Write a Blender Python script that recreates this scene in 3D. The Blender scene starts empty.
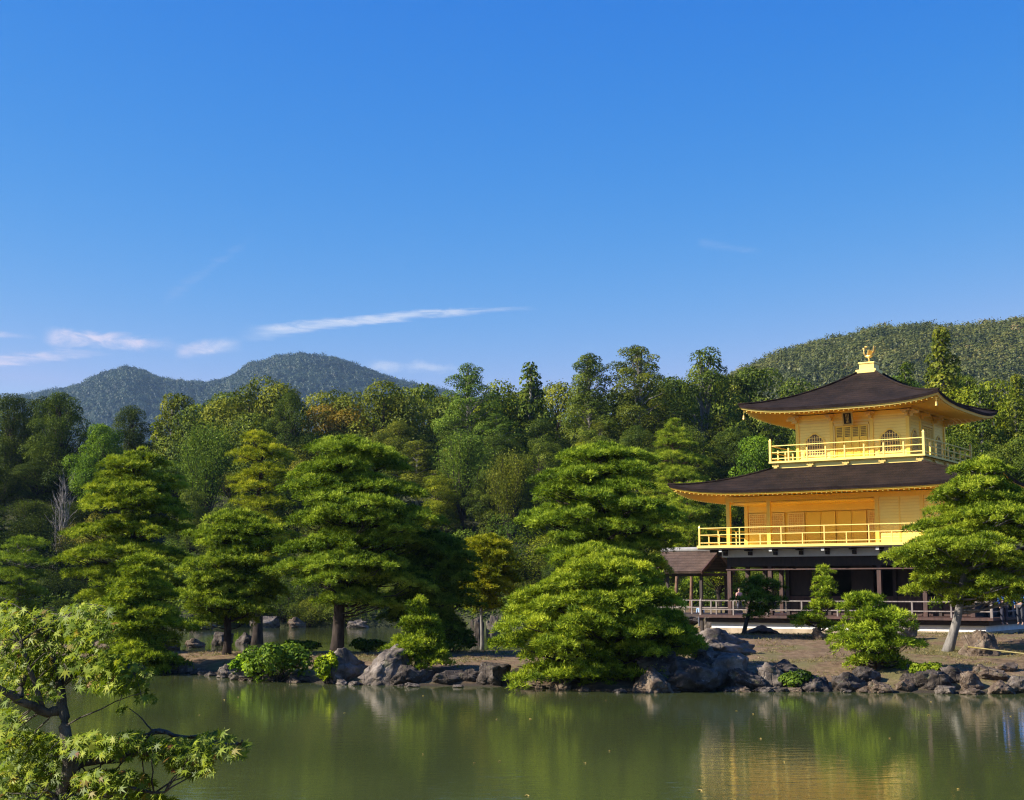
import bpy, bmesh, math, random
import numpy as np
from mathutils import Vector, Matrix
R = math.radians
S = bpy.context.scene
COL = S.collection

# ------------------------------------------------------------------ camera
EYE, FPX, PITCH = 3.2, 1415.7, 7.6
cd = bpy.data.cameras.new('camera'); cam = bpy.data.objects.new('camera', cd); COL.objects.link(cam)
cd.sensor_width = 36; cd.sensor_fit = 'HORIZONTAL'; cd.lens = FPX*36/1024
cam.location = (0, 0, EYE); cam.rotation_euler = (R(90+PITCH), 0, 0)
cd.clip_start = .1; cd.clip_end = 12000
S.camera = cam

# ------------------------------------------------------------------ light
SUN_EL, SUN_AZ = R(34), R(-104)          # azimuth measured clockwise from +Y (the view direction)
sd = Vector((math.sin(SUN_AZ)*math.cos(SUN_EL), math.cos(SUN_AZ)*math.cos(SUN_EL), math.sin(SUN_EL)))
sl = bpy.data.lights.new('sun', 'SUN'); sl.energy = 5.0; sl.angle = R(.5); sl.color = (1, .93, .80)
so = bpy.data.objects.new('sun', sl); COL.objects.link(so)
so.rotation_euler = sd.to_track_quat('Z', 'Y').to_euler()
EXPOSURE = 1.0
S.view_settings.view_transform = 'Standard'; S.view_settings.look = 'None'
S.view_settings.exposure = EXPOSURE; S.view_settings.gamma = 1; S.view_settings.use_curve_mapping = False
S.cycles.use_denoising = True; S.cycles.denoising_prefilter = 'NONE'; S.cycles.filter_width = 1.2; S.cycles.sample_clamp_indirect = 4
S.cycles.max_bounces = 8; S.cycles.volume_bounces = 0; S.cycles.transmission_bounces = 4

class NT:
    """small helper for node expressions"""
    def __init__(s, tree): s.t = tree
    def n(s, typ, **kw):
        nd = s.t.nodes.new(typ)
        for k, v in kw.items(): setattr(nd, k, v)
        return nd
    def put(s, sock, v):
        if isinstance(v, bpy.types.NodeSocket): s.t.links.new(v, sock)
        else: sock.default_value = v
    def m(s, op, a, b=0.0, c=0.0, clamp=False):
        nd = s.n('ShaderNodeMath', operation=op, use_clamp=clamp)
        s.put(nd.inputs[0], a); s.put(nd.inputs[1], b); s.put(nd.inputs[2], c)
        return nd.outputs[0]
    def mr(s, v, a, b, c=0.0, d=1.0, smooth=True):
        nd = s.n('ShaderNodeMapRange', interpolation_type='SMOOTHSTEP' if smooth else 'LINEAR')
        for i, q in enumerate((v, a, b, c, d)): s.put(nd.inputs[i], q)
        return nd.outputs[0]
    def mix(s, f, a, b, typ='MIX'):
        nd = s.n('ShaderNodeMix', data_type='RGBA', blend_type=typ)
        s.put(nd.inputs[0], f)
        s.put(nd.inputs[6], a if isinstance(a, bpy.types.NodeSocket) else (*a, 1))
        s.put(nd.inputs[7], b if isinstance(b, bpy.types.NodeSocket) else (*b, 1))
        return nd.outputs[2]
    def noise(s, vec, scale, detail=4, rough=.55, dist=0):
        nd = s.n('ShaderNodeTexNoise'); s.put(nd.inputs['Vector'], vec)
        nd.inputs['Scale'].default_value = scale; nd.inputs['Detail'].default_value = detail
        nd.inputs['Roughness'].default_value = rough; nd.inputs['Distortion'].default_value = dist
        return nd.outputs[0]
    def ramp(s, f, stops):
        nd = s.n('ShaderNodeValToRGB'); s.put(nd.inputs[0], f); cr = nd.color_ramp
        while len(cr.elements) < len(stops): cr.elements.new(.5)
        for e, (p, c) in zip(cr.elements, stops): e.position = p; e.color = (*c, 1)
        return nd.outputs[0]
    def mapping(s, vec, scale=(1, 1, 1), rot=(0, 0, 0)):
        nd = s.n('ShaderNodeMapping'); s.put(nd.inputs[0], vec)
        nd.inputs['Scale'].default_value = scale; nd.inputs['Rotation'].default_value = rot
        return nd.outputs[0]

W = bpy.data.worlds.new('World'); S.world = W; W.use_nodes = True
W.node_tree.nodes.clear(); w = NT(W.node_tree)
sky = w.n('ShaderNodeTexSky', sky_type='NISHITA'); sky.sun_disc = False
sky.sun_elevation = SUN_EL; sky.sun_rotation = SUN_AZ
sky.altitude = 400; sky.air_density = 1.0; sky.dust_density = .25; sky.ozone_density = 2.6
# the deep polarised blue of the photograph: a tone curve on each channel of the sky
spc = w.n('ShaderNodeSeparateColor'); w.t.links.new(sky.outputs[0], spc.inputs[0])
SKYK = 2**-EXPOSURE
def chan(i, gain, gam, top):
    c = w.m('POWER', w.m('MULTIPLY', spc.outputs[i], .1), gam)
    return w.m('MULTIPLY', w.m('MINIMUM', w.m('MULTIPLY', c, gain), top), 10*SKYK)
cbc = w.n('ShaderNodeCombineColor')
for i, q in enumerate(((33, 3.38, .38), (1.42, 1.17, .56), (1.0, .30, .90))): w.put(cbc.inputs[i], chan(i, *q))
tc = w.n('ShaderNodeTexCoord'); sx = w.n('ShaderNodeSeparateXYZ'); w.t.links.new(tc.outputs['Generated'], sx.inputs[0])
# azimuth and elevation in degrees; the cirrus lives in sky directions
az = w.m('MULTIPLY', w.m('ARCTAN2', sx.outputs[0], sx.outputs[1]), 57.2958)
el = w.m('MULTIPLY', w.m('ARCSINE', sx.outputs[2]), 57.2958)
cv = w.n('ShaderNodeCombineXYZ'); w.put(cv.inputs[0], az); w.put(cv.inputs[1], el)
nz_f = w.noise(w.mapping(cv.outputs[0], (.5, 3.4, 1), (0, 0, R(8))), 1.0, 6, .6, .6)
nz_c = w.noise(w.mapping(cv.outputs[0], (.8, 1.8, 1)), 1.0, 5, .6, .4)
def streak(az0, az1, e0, slope, curve, wid, wtail, amt, lo=.3, hi=.75, nz=None):
    """a band of cirrus: centre line e0 + slope*d + curve*d^2 from az0 to az1"""
    d = w.m('SUBTRACT', az, az0); L = az1-az0
    t = w.m('DIVIDE', d, L)
    cl = w.m('ADD', w.m('MULTIPLY', d, slope), w.m('MULTIPLY', w.m('MULTIPLY', d, d), curve))
    dd = w.m('ABSOLUTE', w.m('SUBTRACT', w.m('SUBTRACT', el, cl), e0))
    dd = w.m('SUBTRACT', dd, w.m('MULTIPLY', w.m('SUBTRACT', nz or nz_f, .5), wid*1.3))
    wd = w.mr(t, 0, 1, wid, wtail, False)
    band = w.mr(w.m('DIVIDE', dd, wd), 1.0, 0.0)
    ends = w.m('MULTIPLY', w.mr(t, -.02, .14), w.mr(t, 1.0, .6))
    tex = w.mr(nz or nz_f, lo, hi, .35, 1.0)
    return w.m('MULTIPLY', w.m('MULTIPLY', band, ends), w.m('MULTIPLY', tex, amt))
cl = [streak(-11.0, 1.6, 10.0, .19, -.0068, .40, .10, .95),
      streak(-18.6, -13.2, 9.66, .0, -.004, .50, .30, 1.0, .3, .6, nz_c),
      streak(-24, -18.6, 9.62, .0, .0, .30, .12, .8, nz=nz_c),
      streak(-24, -15.4, 8.1, .14, .0, .50, .16, .8),
      streak(-13.6, -10.8, 9.22, .18, .0, .45, .4, .8, nz=nz_c),
      streak(-14.2, -10.4, 11.2, .75, .0, .5, .2, .10),
      streak(-6.0, -1.6, 8.95, -.02, .0, .40, .2, .6, nz=nz_c),
      streak(7.6, 10.4, 13.8, -.17, .0, .30, .15, .13)]
tot = cl[0]
for c in cl[1:]: tot = w.m('ADD', tot, c, clamp=True)
pink = w.mix(w.mr(az, -14, -10), (7.6*SKYK, 7.2*SKYK, 9.0*SKYK), (7.2*SKYK, 7.8*SKYK, 9.4*SKYK))
skyc = w.mix(tot, cbc.outputs[0], pink)
bg = w.n('ShaderNodeBackground'); w.put(bg.inputs[0], skyc); bg.inputs[1].default_value = .10
ow = w.n('ShaderNodeOutputWorld'); w.t.links.new(bg.outputs[0], ow.inputs[0])

# ------------------------------------------------------------------ picture to place
def ray(px, py):
    t = R(PITCH); x = px-512; y = FPX; z = 400-py
    return Vector((x, y*math.cos(t)-z*math.sin(t), y*math.sin(t)+z*math.cos(t)))
def at(px, py, Y):
    d = ray(px, py); k = Y/d[1]; return Vector((d[0]*k, Y, EYE+d[2]*k))
def atz(px, py, z=0.0):
    d = ray(px, py); k = (z-EYE)/d[2]; return Vector((d[0]*k, d[1]*k, z))

# ------------------------------------------------------------------ object helpers
def tag(o, label=None, cat=None, group=None, kind=None):
    if label: o['label'] = label
    if cat: o['category'] = cat
    if group: o['group'] = group
    if kind: o['kind'] = kind
    return o
def empty(name, loc=(0, 0, 0), rz=0.0, parent=None):
    o = bpy.data.objects.new(name, None); COL.objects.link(o); o.location = loc; o.rotation_euler = (0, 0, rz)
    o.empty_display_size = .3
    if parent: o.parent = parent
    return o
def link(name, me, mat, parent=None, smooth=False):
    o = bpy.data.objects.new(name, me); COL.objects.link(o)
    if mat is not None and not me.materials: me.materials.append(mat)
    if parent: o.parent = parent
    if smooth: me.polygons.foreach_set('use_smooth', [True]*len(me.polygons))
    return o
def np_mesh(name, V, F, tone=None):
    V = np.asarray(V, dtype=np.float32); F = np.asarray(F, dtype=np.int32)
    me = bpy.data.meshes.new(name); k = F.shape[1]
    me.vertices.add(len(V)); me.vertices.foreach_set('co', V.ravel())
    me.loops.add(F.size); me.loops.foreach_set('vertex_index', F.ravel())
    me.polygons.add(len(F)); me.polygons.foreach_set('loop_start', np.arange(0, F.size, k, dtype=np.int32))
    me.update(calc_edges=True)
    if tone is not None:
        a = me.attributes.new('tone', 'FLOAT', 'POINT'); a.data.foreach_set('value', np.asarray(tone, dtype=np.float32))
    return me

class MB:
    """collects shapes, then links them as one mesh object"""
    def __init__(s): s.v = []; s.f = []
    def add(s, vs, fs):
        b = len(s.v); s.v += [tuple(v) for v in vs]; s.f += [tuple(i+b for i in f) for f in fs]
    def box(s, x0, x1, y0, y1, z0, z1):
        s.add([(x0,y0,z0),(x1,y0,z0),(x1,y1,z0),(x0,y1,z0),(x0,y0,z1),(x1,y0,z1),(x1,y1,z1),(x0,y1,z1)],
              [(0,3,2,1),(4,5,6,7),(0,1,5,4),(1,2,6,5),(2,3,7,6),(3,0,4,7)])
    def bar(s, a, b, wd, ht):
        a = Vector(a); b = Vector(b); d = (b-a).normalized()
        up = Vector((0, 0, 1)) if abs(d.z) < .95 else Vector((0, 1, 0))
        r = d.cross(up).normalized()*wd/2; u = r.cross(d).normalized()*ht/2
        s.add([a-r-u, a+r-u, a+r+u, a-r+u, b-r-u, b+r-u, b+r+u, b-r+u],
              [(0,3,2,1),(4,5,6,7),(0,1,5,4),(1,2,6,5),(2,3,7,6),(3,0,4,7)])
    def tube(s, pts, rad, n=8, cap=True):
        pts = [Vector(p) for p in pts]; rings = []
        for i, p in enumerate(pts):
            d = (pts[min(i+1, len(pts)-1)]-pts[max(i-1, 0)]).normalized()
            up = Vector((0, 0, 1)) if abs(d.z) < .9 else Vector((0, 1, 0))
            r = d.cross(up).normalized(); u = r.cross(d)
            rings.append([p+(r*math.cos(2*math.pi*k/n)+u*math.sin(2*math.pi*k/n))*rad[i] for k in range(n)])
        b = 0; fs = []
        for i in range(len(pts)-1):
            for k in range(n):
                fs.append((i*n+k, i*n+(k+1) % n, (i+1)*n+(k+1) % n, (i+1)*n+k))
        if cap: fs += [tuple(range(n-1, -1, -1)), tuple((len(pts)-1)*n+k for k in range(n))]
        s.add([v for r_ in rings for v in r_], fs)
    def cyl(s, x, y, z0, z1, r, n=10): s.tube([(x, y, z0), (x, y, z1)], [r, r], n)
    def build(s, name, mat, parent=None, smooth=False, bevel=0):
        me = bpy.data.meshes.new(name); me.from_pydata(s.v, [], s.f); me.update()
        o = link(name, me, mat, parent, smooth)
        if bevel:
            md = o.modifiers.new('bevel', 'BEVEL'); md.width = bevel; md.segments = 2; md.limit_method = 'ANGLE'
        return o

# ------------------------------------------------------------------ materials
def newmat(name):
    m = bpy.data.materials.new(name); m.use_nodes = True; m.node_tree.nodes.clear()
    n = NT(m.node_tree); out = n.n('ShaderNodeOutputMaterial'); return m, n, out
def principled(n, out, col, rough=.6, metal=0.0, bump=None, bstr=.3, bdist=.02, spec=.5):
    p = n.n('ShaderNodeBsdfPrincipled')
    n.put(p.inputs['Base Color'], col if isinstance(col, bpy.types.NodeSocket) else (*col, 1))
    n.put(p.inputs['Roughness'], rough); n.put(p.inputs['Metallic'], metal)
    p.inputs['Specular IOR Level'].default_value = spec
    if bump is not None:
        b = n.n('ShaderNodeBump'); b.inputs['Strength'].default_value = bstr; b.inputs['Distance'].default_value = bdist
        n.put(b.inputs['Height'], bump); n.t.links.new(b.outputs[0], p.inputs['Normal'])
    n.t.links.new(p.outputs[0], out.inputs[0]); return p
def ocoord(n): return n.n('ShaderNodeTexCoord').outputs['Object']

def foliage(name, stops, transl=.3, gloss=.03):
    m, n, out = newmat(name)
    a = n.n('ShaderNodeAttribute', attribute_name='tone')
    c = n.ramp(a.outputs['Fac'], stops)
    oi = n.n('ShaderNodeObjectInfo')
    c = n.mix(1.0, c, oi.outputs['Color'], 'MULTIPLY')
    d = n.n('ShaderNodeBsdfDiffuse'); n.put(d.inputs[0], c)
    t = n.n('ShaderNodeBsdfTranslucent'); n.put(t.inputs[0], n.mix(1.0, c, (1.25, 1.2, .55), 'MULTIPLY'))
    x = n.n('ShaderNodeMixShader'); x.inputs[0].default_value = transl
    n.t.links.new(d.outputs[0], x.inputs[1]); n.t.links.new(t.outputs[0], x.inputs[2])
    g = n.n('ShaderNodeBsdfGlossy'); g.inputs['Roughness'].default_value = .5
    y = n.n('ShaderNodeMixShader'); y.inputs[0].default_value = gloss
    n.t.links.new(x.outputs[0], y.inputs[1]); n.t.links.new(g.outputs[0], y.inputs[2])
    n.t.links.new(y.outputs[0], out.inputs[0]); return m
def woodbark(name, c0, c1, scale=6):
    m, n, out = newmat(name); v = ocoord(n)
    z = n.noise(n.mapping(v, (1, 1, .35)), scale, 6, .65)
    principled(n, out, n.ramp(z, [(.3, c0), (.7, c1)]), .9, bump=z, bstr=.8, bdist=.05, spec=.2); return m

M = {}
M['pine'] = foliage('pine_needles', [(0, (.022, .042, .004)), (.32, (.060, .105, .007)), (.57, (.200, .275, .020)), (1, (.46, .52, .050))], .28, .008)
M['leaf'] = foliage('forest_leaves', [(0, (.018, .030, .006)), (.35, (.070, .102, .012)), (.7, (.160, .190, .020)), (1, (.27, .29, .035))], .24, .008)
M['maple'] = foliage('maple_leaves', [(0, (.028, .055, .005)), (.45, (.13, .19, .008)), (.82, (.36, .40, .030)), (.93, (.26, .19, .03)), (1, (.22, .08, .03))], .36, .02)
M['bark'] = woodbark('pine_bark', (.014, .010, .008), (.065, .047, .037))
M['bark_red'] = woodbark('red_pine_bark', (.06, .03, .02), (.26, .15, .10))
M['bark_pale'] = woodbark('pale_bark', (.10, .09, .08), (.30, .27, .24))
M['bark_maple'] = woodbark('maple_bark', (.02, .017, .013), (.15, .13, .10), 14)

def rockmat(name, a, b, c):
    m, n, out = newmat(name); v = ocoord(n)
    z = n.noise(v, 1.6, 7, .65); z2 = n.noise(v, 7, 6, .7); z3 = n.noise(v, 2.7, 5, .6)
    col = n.ramp(z, [(.33, a), (.52, b), (.68, c)])
    col = n.mix(n.mr(z2, .60, .70, 0, .55), col, (.36, .34, .32))
    col = n.mix(n.mr(z3, .58, .68, 0, .6), col, (.10, .10, .045))
    vo = n.n('ShaderNodeTexVoronoi', feature='DISTANCE_TO_EDGE'); n.put(vo.inputs['Vector'], v); vo.inputs['Scale'].default_value = 1.6
    crack = n.mr(vo.outputs[0], 0, .06)
    h = n.m('ADD', n.m('MULTIPLY', z2, .6), n.m('MULTIPLY', crack, .25))
    principled(n, out, col, .9, bump=h, bstr=.9, bdist=.10, spec=.25); return m
M['rock_grey'] = rockmat('grey_rock', (.052, .041, .032), (.150, .120, .097), (.29, .24, .20))
M['rock_brown'] = rockmat('brown_rock', (.05, .034, .024), (.14, .098, .066), (.26, .20, .145))
M['rock_dark'] = rockmat('dark_rock', (.025, .019, .015), (.070, .054, .043), (.165, .133, .11))

def gold(name, base, rough=.42, metal=.62, lines=0.0, axis=2, deep=.0):
    m, n, out = newmat(name); v = ocoord(n)
    z = n.noise(v, 2.2, 5, .6); z2 = n.noise(v, 30, 3, .6)
    c = n.mix(n.mr(z, .3, .7, 0, .35), base, (base[0]*.92, base[1]*.84, base[2]*.65))
    h = n.m('MULTIPLY', z2, .3)
    if lines:
        sp = n.n('ShaderNodeSeparateXYZ'); n.put(sp.inputs[0], v)
        fr = n.m('FRACT', n.m('DIVIDE', sp.outputs[axis], lines))
        ln = n.mr(n.m('ABSOLUTE', n.m('SUBTRACT', fr, .5)), .42, .5)
        h = n.m('SUBTRACT', h, ln); c = n.mix(n.m('MULTIPLY', ln, .6), c, (base[0]*.55, base[1]*.42, base[2]*.3))
    principled(n, out, c, rough, metal, bump=h, bstr=.35, bdist=.015); return m
M['gold'] = gold('gold_leaf', (.97, .66, .11), .40, .45)
M['gold_board'] = gold('gold_leaf_board', (.97, .75, .19), .38, .42, lines=.14, axis=2)
M['gold_door'] = gold('gold_leaf_door', (.97, .66, .08), .38, .42)
M['gold_pale'] = gold('pale_gold_rail', (.90, .68, .20), .42, .38)
M['gold_lattice'] = gold('gold_lattice', (.80, .47, .10), .5, .55)
M['ornament'] = gold('gold_ornament', (.80, .54, .16), .38, .6)

def plain(name, c0, c1, rough=.7, scale=5, st=(1, 1, 1), bstr=.3, metal=0):
    m, n, out = newmat(name); v = ocoord(n); z = n.noise(n.mapping(v, st), scale, 5, .6)
    principled(n, out, n.ramp(z, [(.3, c0), (.7, c1)]), rough, metal, bump=z, bstr=bstr); return m
M['wood_dark'] = plain('dark_aged_wood', (.014, .008, .007), (.042, .022, .016), .65, 6, (1, 1, .3))
M['wood_red'] = plain('reddish_aged_wood', (.032, .014, .011), (.085, .036, .026), .65, 6, (1, 1, .3))
M['wood_grey'] = plain('weathered_rail_wood', (.14, .11, .10), (.30, .25, .22), .8, 8, (1, 1, .3))
M['plaster'] = plain('white_plaster', (.62, .62, .60), (.78, .77, .74), .85, 2)
M['plaster_grey'] = plain('grey_plaster', (.20, .19, .185), (.33, .32, .31), .85, 2)
M['stone'] = plain('tan_stone', (.28, .21, .14), (.46, .36, .25), .9, 1.5)
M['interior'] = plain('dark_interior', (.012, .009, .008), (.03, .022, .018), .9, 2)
def shingle(name, a, b):
    m, n, out = newmat(name); v = ocoord(n)
    z = n.noise(v, 1.1, 5, .65); z2 = n.noise(n.mapping(v, (1, 1, 3)), 14, 5, .75)
    sp = n.n('ShaderNodeSeparateXYZ'); n.put(sp.inputs[0], v)
    fr = n.m('FRACT', n.m('MULTIPLY', n.m('ADD', sp.outputs[2], n.m('MULTIPLY', z2, .08)), 7))
    c = n.ramp(n.m('ADD', n.m('MULTIPLY', z, .6), n.m('MULTIPLY', z2, .4)), [(.36, a), (.62, b)])
    c = n.mix(n.mr(fr, .6, 1.0, 0, .55), c, (a[0]*.5, a[1]*.5, a[2]*.5))
    h = n.m('ADD', fr, z2)
    principled(n, out, c, .88, bump=h, bstr=.6, bdist=.03, spec=.12); return m
M['shingle'] = shingle('bark_shingle', (.009, .0065, .005), (.036, .022, .016))
M['shingle_brown'] = shingle('brown_bark_shingle', (.045, .030, .024), (.13, .088, .070))
M['eave'] = shingle('dark_eave_edge', (.018, .012, .012), (.05, .033, .030))

# ground
gm, n, out = newmat('ground'); v = ocoord(n)
z = n.noise(v, .35, 6, .65); z2 = n.noise(v, 3.0, 6, .7); z3 = n.noise(v, .12, 4, .5); z4 = n.noise(v, 14, 4, .7)
c = n.ramp(z2, [(.3, (.085, .052, .030)), (.5, (.17, .11, .062)), (.7, (.27, .19, .115))])
c = n.mix(n.mr(z, .47, .60, 0, .75), c, (.14, .13, .045))
c = n.mix(n.mr(z4, .55, .75, 0, .5), c, (.07, .05, .03))
geo = n.n('ShaderNodeNewGeometry'); sp = n.n('ShaderNodeSeparateXYZ'); n.put(sp.inputs[0], geo.outputs['Position'])
c = n.mix(n.mr(n.m('ADD', sp.outputs[2], n.m('MULTIPLY', z2, .15)), .28, .10), c, (.045, .035, .025))
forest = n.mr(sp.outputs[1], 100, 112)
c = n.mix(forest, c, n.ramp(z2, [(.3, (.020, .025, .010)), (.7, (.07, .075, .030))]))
principled(n, out, c, .95, bump=n.m('ADD', z4, z2), bstr=.6, bdist=.08, spec=.2)
M['ground'] = gm

# water
wm, n, out = newmat('pond_water'); v = ocoord(n)
a = n.noise(n.mapping(v, (1.0, 2.2, 1), (0, 0, R(10))), 1.5, 3, .5, .3)
b = n.noise(n.mapping(v, (1.0, 2.8, 1), (0, 0, R(-6))), 3.4, 4, .6, .2)
calm = n.mr(n.noise(v, .06, 3, .5), .38, .62, .45, 1.0)
h = n.m('MULTIPLY', n.m('ADD', n.m('MULTIPLY', a, .8), n.m('MULTIPLY', b, .36)), calm)
murk = n.ramp(n.noise(v, .11, 4, .5), [(.3, (.045, .058, .020)), (.7, (.066, .077, .027))])
p = principled(n, out, murk, .012, bump=h, bstr=1.0, bdist=.0065); p.inputs['IOR'].default_value = 1.33
M['water'] = wm

# ------------------------------------------------------------------ terrain
def seg_poly(pts): return np.array([(p[0], p[1]) for p in pts], float)
def poly_sdf(P, X, Y):
    n_ = len(P); d = np.full(X.shape, 1e18); ins = np.zeros(X.shape, bool)
    for i in range(n_):
        a = P[i]; b = P[(i+1) % n_]; e = b-a
        wx = X-a[0]; wy = Y-a[1]; t = np.clip((wx*e[0]+wy*e[1])/(e@e), 0, 1)
        d = np.minimum(d, (wx-e[0]*t)**2+(wy-e[1]*t)**2)
        c = ((a[1] > Y) != (b[1] > Y)) & (X < (b[0]-a[0])*(Y-a[1])/(b[1]-a[1]+1e-12)+a[0])
        ins ^= c
    return np.where(ins, 1, -1)*np.sqrt(d)
shore = [atz(*q) for q in [(-420,648),(-150,652),(0,655),(60,657),(105,663),(150,672),(205,674),(240,680),(300,683),(400,686),(520,687),
                           (560,690),(620,692),(700,691),(780,691),(850,692),(900,693),(1024,694),(1180,697)]]
ISL = seg_poly(list(shore)+[(60, 38), (70, 66), (20, 70), (9.4, 68.2), (7, 66.5), (-2, 66), (-6, 65.5), (-13.4, 65.5), (-17, 70), (-23, 79), (-60, 92)])
LAND = seg_poly([(60, 40), (60, 160), (-400, 160), (-400, 118), (-60, 116), (-30, 120), (-8, 121), (2, 116), (10, 101), (15.5, 84), (12, 76), (9.2, 70), (21, 61.6)])
NEAR = seg_poly([(-60, 9), (-12, 9.5), (-4, 8.8), (3, 8.2), (12, 9), (60, 8), (60, -60), (-60, -60)])
def hash2(x, y): return np.modf(np.abs(np.sin(x*12.9898+y*78.233)*43758.5453))[0]
def vnoise(x, y):
    xi = np.floor(x); yi = np.floor(y); fx = x-xi; fy = y-yi; fx = fx*fx*(3-2*fx); fy = fy*fy*(3-2*fy)
    a = hash2(xi, yi); b = hash2(xi+1, yi); c = hash2(xi, yi+1); d = hash2(xi+1, yi+1)
    return (a*(1-fx)+b*fx)*(1-fy)+(c*(1-fx)+d*fx)*fy
def fbm(x, y, o=4):
    s = 0; a = .5
    for i in range(o): s = s+a*vnoise(x*2**i+i*17.3, y*2**i+i*9.1); a *= .5
    return s
def ss(x, a, b): t = np.clip((x-a)/(b-a), 0, 1); return t*t*(3-2*t)
HA = [(-700,395),(-300,390),(0,396),(40,389),(70,383),(95,370),(118,364),(135,367),(155,376),(200,380),(222,375),(245,361),(275,352),(300,350),(330,354),(360,364),(395,377),(430,385),(480,397),(560,415),(700,430),(900,440),(1300,440)]
HC = [(-400,470),(560,455),(640,420),(700,391),(745,374),(775,360),(805,349),(850,338),(885,330),(920,327),(970,329),(1024,322),(1150,312),(1350,300)]
def ridge(tab, X, Y, D, depth, rough, seed):
    """a wooded ridge whose crest follows the table of skyline points at distance D"""
    azp = X/np.maximum(Y, 1)*1428+512
    hx = np.array([q[0] for q in tab]); hy = np.array([at(512, q[1]+5, D)[2] for q in tab])
    crest = np.interp(azp, hx, hy)
    t = (Y-(D-depth))/depth
    up = ss(t, 0, 1.08); down = 1-.8*ss(t, 1.0, 2.0)
    rel = (fbm(X/rough+seed, Y/rough*.6, 4)-.5)
    return crest*up*down*(1+.30*rel*np.clip(1-t, 0, 1)*np.clip(t*3, 0, 1))
def gh(X, Y):
    X = np.asarray(X, float); Y = np.asarray(Y, float)
    d1 = poly_sdf(ISL, X, Y); d2 = poly_sdf(LAND, X, Y); d3 = poly_sdf(NEAR, X, Y)
    wob = (fbm(X*.5, Y*.5, 3)-.5)*.9
    top = .62+.55*ss(X, 3, 9)*ss(Y, 48, 60)+.12*ss(X, 3, 9)
    def prof(d, top, wd):
        dd = d+wob
        return np.where(dd > 0, top*(1-np.exp(-dd/wd)), np.maximum(dd*.8, -1.2))
    z1 = prof(d1, top, 1.7)
    z2 = prof(d2, 1.25+.5*ss(Y, 84, 96), 1.5)
    z3 = prof(d3, 1.5, 1.2)
    z = np.maximum(np.maximum(z1, z2), z3)
    slope = np.interp(Y, [127, 150, 190, 300, 900], [0, 10.5, 19, 34, 60])
    z = z+np.where(z > 0, slope, 0)
    z = z+np.where(z > .1, (fbm(X*.8+5, Y*.8, 4)-.5)*.22, 0)
    far = np.maximum(ridge(HC, X, Y, 760, 400, 120, 3.1), ridge(HA, X, Y, 2800, 1300, 420, 8.7))
    return np.where(Y > 300, np.maximum(z, far), z)
def gz(x, y): return float(gh(np.array([x]), np.array([y]))[0])

xs = np.concatenate([np.linspace(-4200, -420, 110)[:-1], np.linspace(-420, -42, 64)[:-1], np.arange(-42, 46, .42), np.linspace(46, 420, 64), np.linspace(420, 3600, 60)[1:]])
ys = np.concatenate([np.linspace(-300, 4, 12)[:-1], np.arange(4, 14, .5), np.linspace(14, 38, 12)[:-1], np.arange(38, 84, .42), np.linspace(84, 130, 60)[:-1], np.linspace(130, 300, 50)[:-1], np.linspace(300, 1200, 90)[:-1], np.linspace(1200, 5200, 130)])
GX, GY = np.meshgrid(xs, ys); GZ = gh(GX, GY)
nx, ny = len(xs), len(ys)
I = np.arange(nx*ny).reshape(ny, nx)
F = np.stack([I[:-1, :-1], I[:-1, 1:], I[1:, 1:], I[1:, :-1]], -1).reshape(-1, 4)
g = link('ground', np_mesh('ground', np.stack([GX, GY, GZ], -1).reshape(-1, 3), F), M['ground'], smooth=True)
tag(g, kind='structure')
b = MB(); b.add([(-420, 6, 0), (420, 6, 0), (420, 165, 0), (-420, 165, 0)], [(0, 1, 2, 3)])
tag(b.build('water', M['water']), kind='structure')

def hit(px, py, y0=38.0, y1=200.0):
    """where the line of sight through a picture row first meets the ground or the water"""
    d = ray(px, py); Y = np.arange(y0, y1, .1); X = d.x/d.y*Y; Z = EYE+d.z/d.y*Y; G = np.maximum(gh(X, Y), 0)
    k = np.nonzero(Z <= G)[0]; k = k[0] if len(k) else len(Y)-1
    return Vector((float(X[k]), float(Y[k]), float(G[k])))
# ------------------------------------------------------------------ foliage generators
def rnd_dirs(rg, n_):
    d = rg.normal(size=(n_, 3)); return d/np.linalg.norm(d, axis=1, keepdims=True)
def leaf_quads(P, N, size, rg, asp=.62, tone=None):
    """a four-cornered leaf clump at each point, facing N"""
    n_ = len(P); t = np.cross(N, rnd_dirs(rg, n_)); t /= np.linalg.norm(t, axis=1, keepdims=True)+1e-9
    bt = np.cross(N, t); s = (size*rg.uniform(.6, 1.3, n_))[:, None]
    fold = N*s*.22
    V = np.stack([P+t*s, P+bt*s*asp-fold, P-t*s*.9, P-bt*s*asp-fold], 1).reshape(-1, 3)
    F = np.arange(4*n_).reshape(-1, 4)
    return V, F, np.repeat(tone, 4)
def blob_points(rg, blobs, n_):
    """points on and just under the skins of a set of lumps (x,y,z,rx,ry,rz)"""
    B = np.array(blobs, float); a = (B[:, 3]*B[:, 4]+B[:, 3]*B[:, 5]+B[:, 4]*B[:, 5]); a /= a.sum()
    k = rg.choice(len(B), n_, p=a); D = rnd_dirs(rg, n_); D[:, 2] = np.where((D[:, 2] < -.3) & (rg.random(n_) < .6), -D[:, 2], D[:, 2])
    r = 1-np.abs(rg.normal(0, .16, n_)); r += (rg.random(n_) < .10)*rg.uniform(0, .28, n_)
    P = B[k, :3]+D*B[k, 3:6]*r[:, None]
    return P, D, k, r
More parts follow.
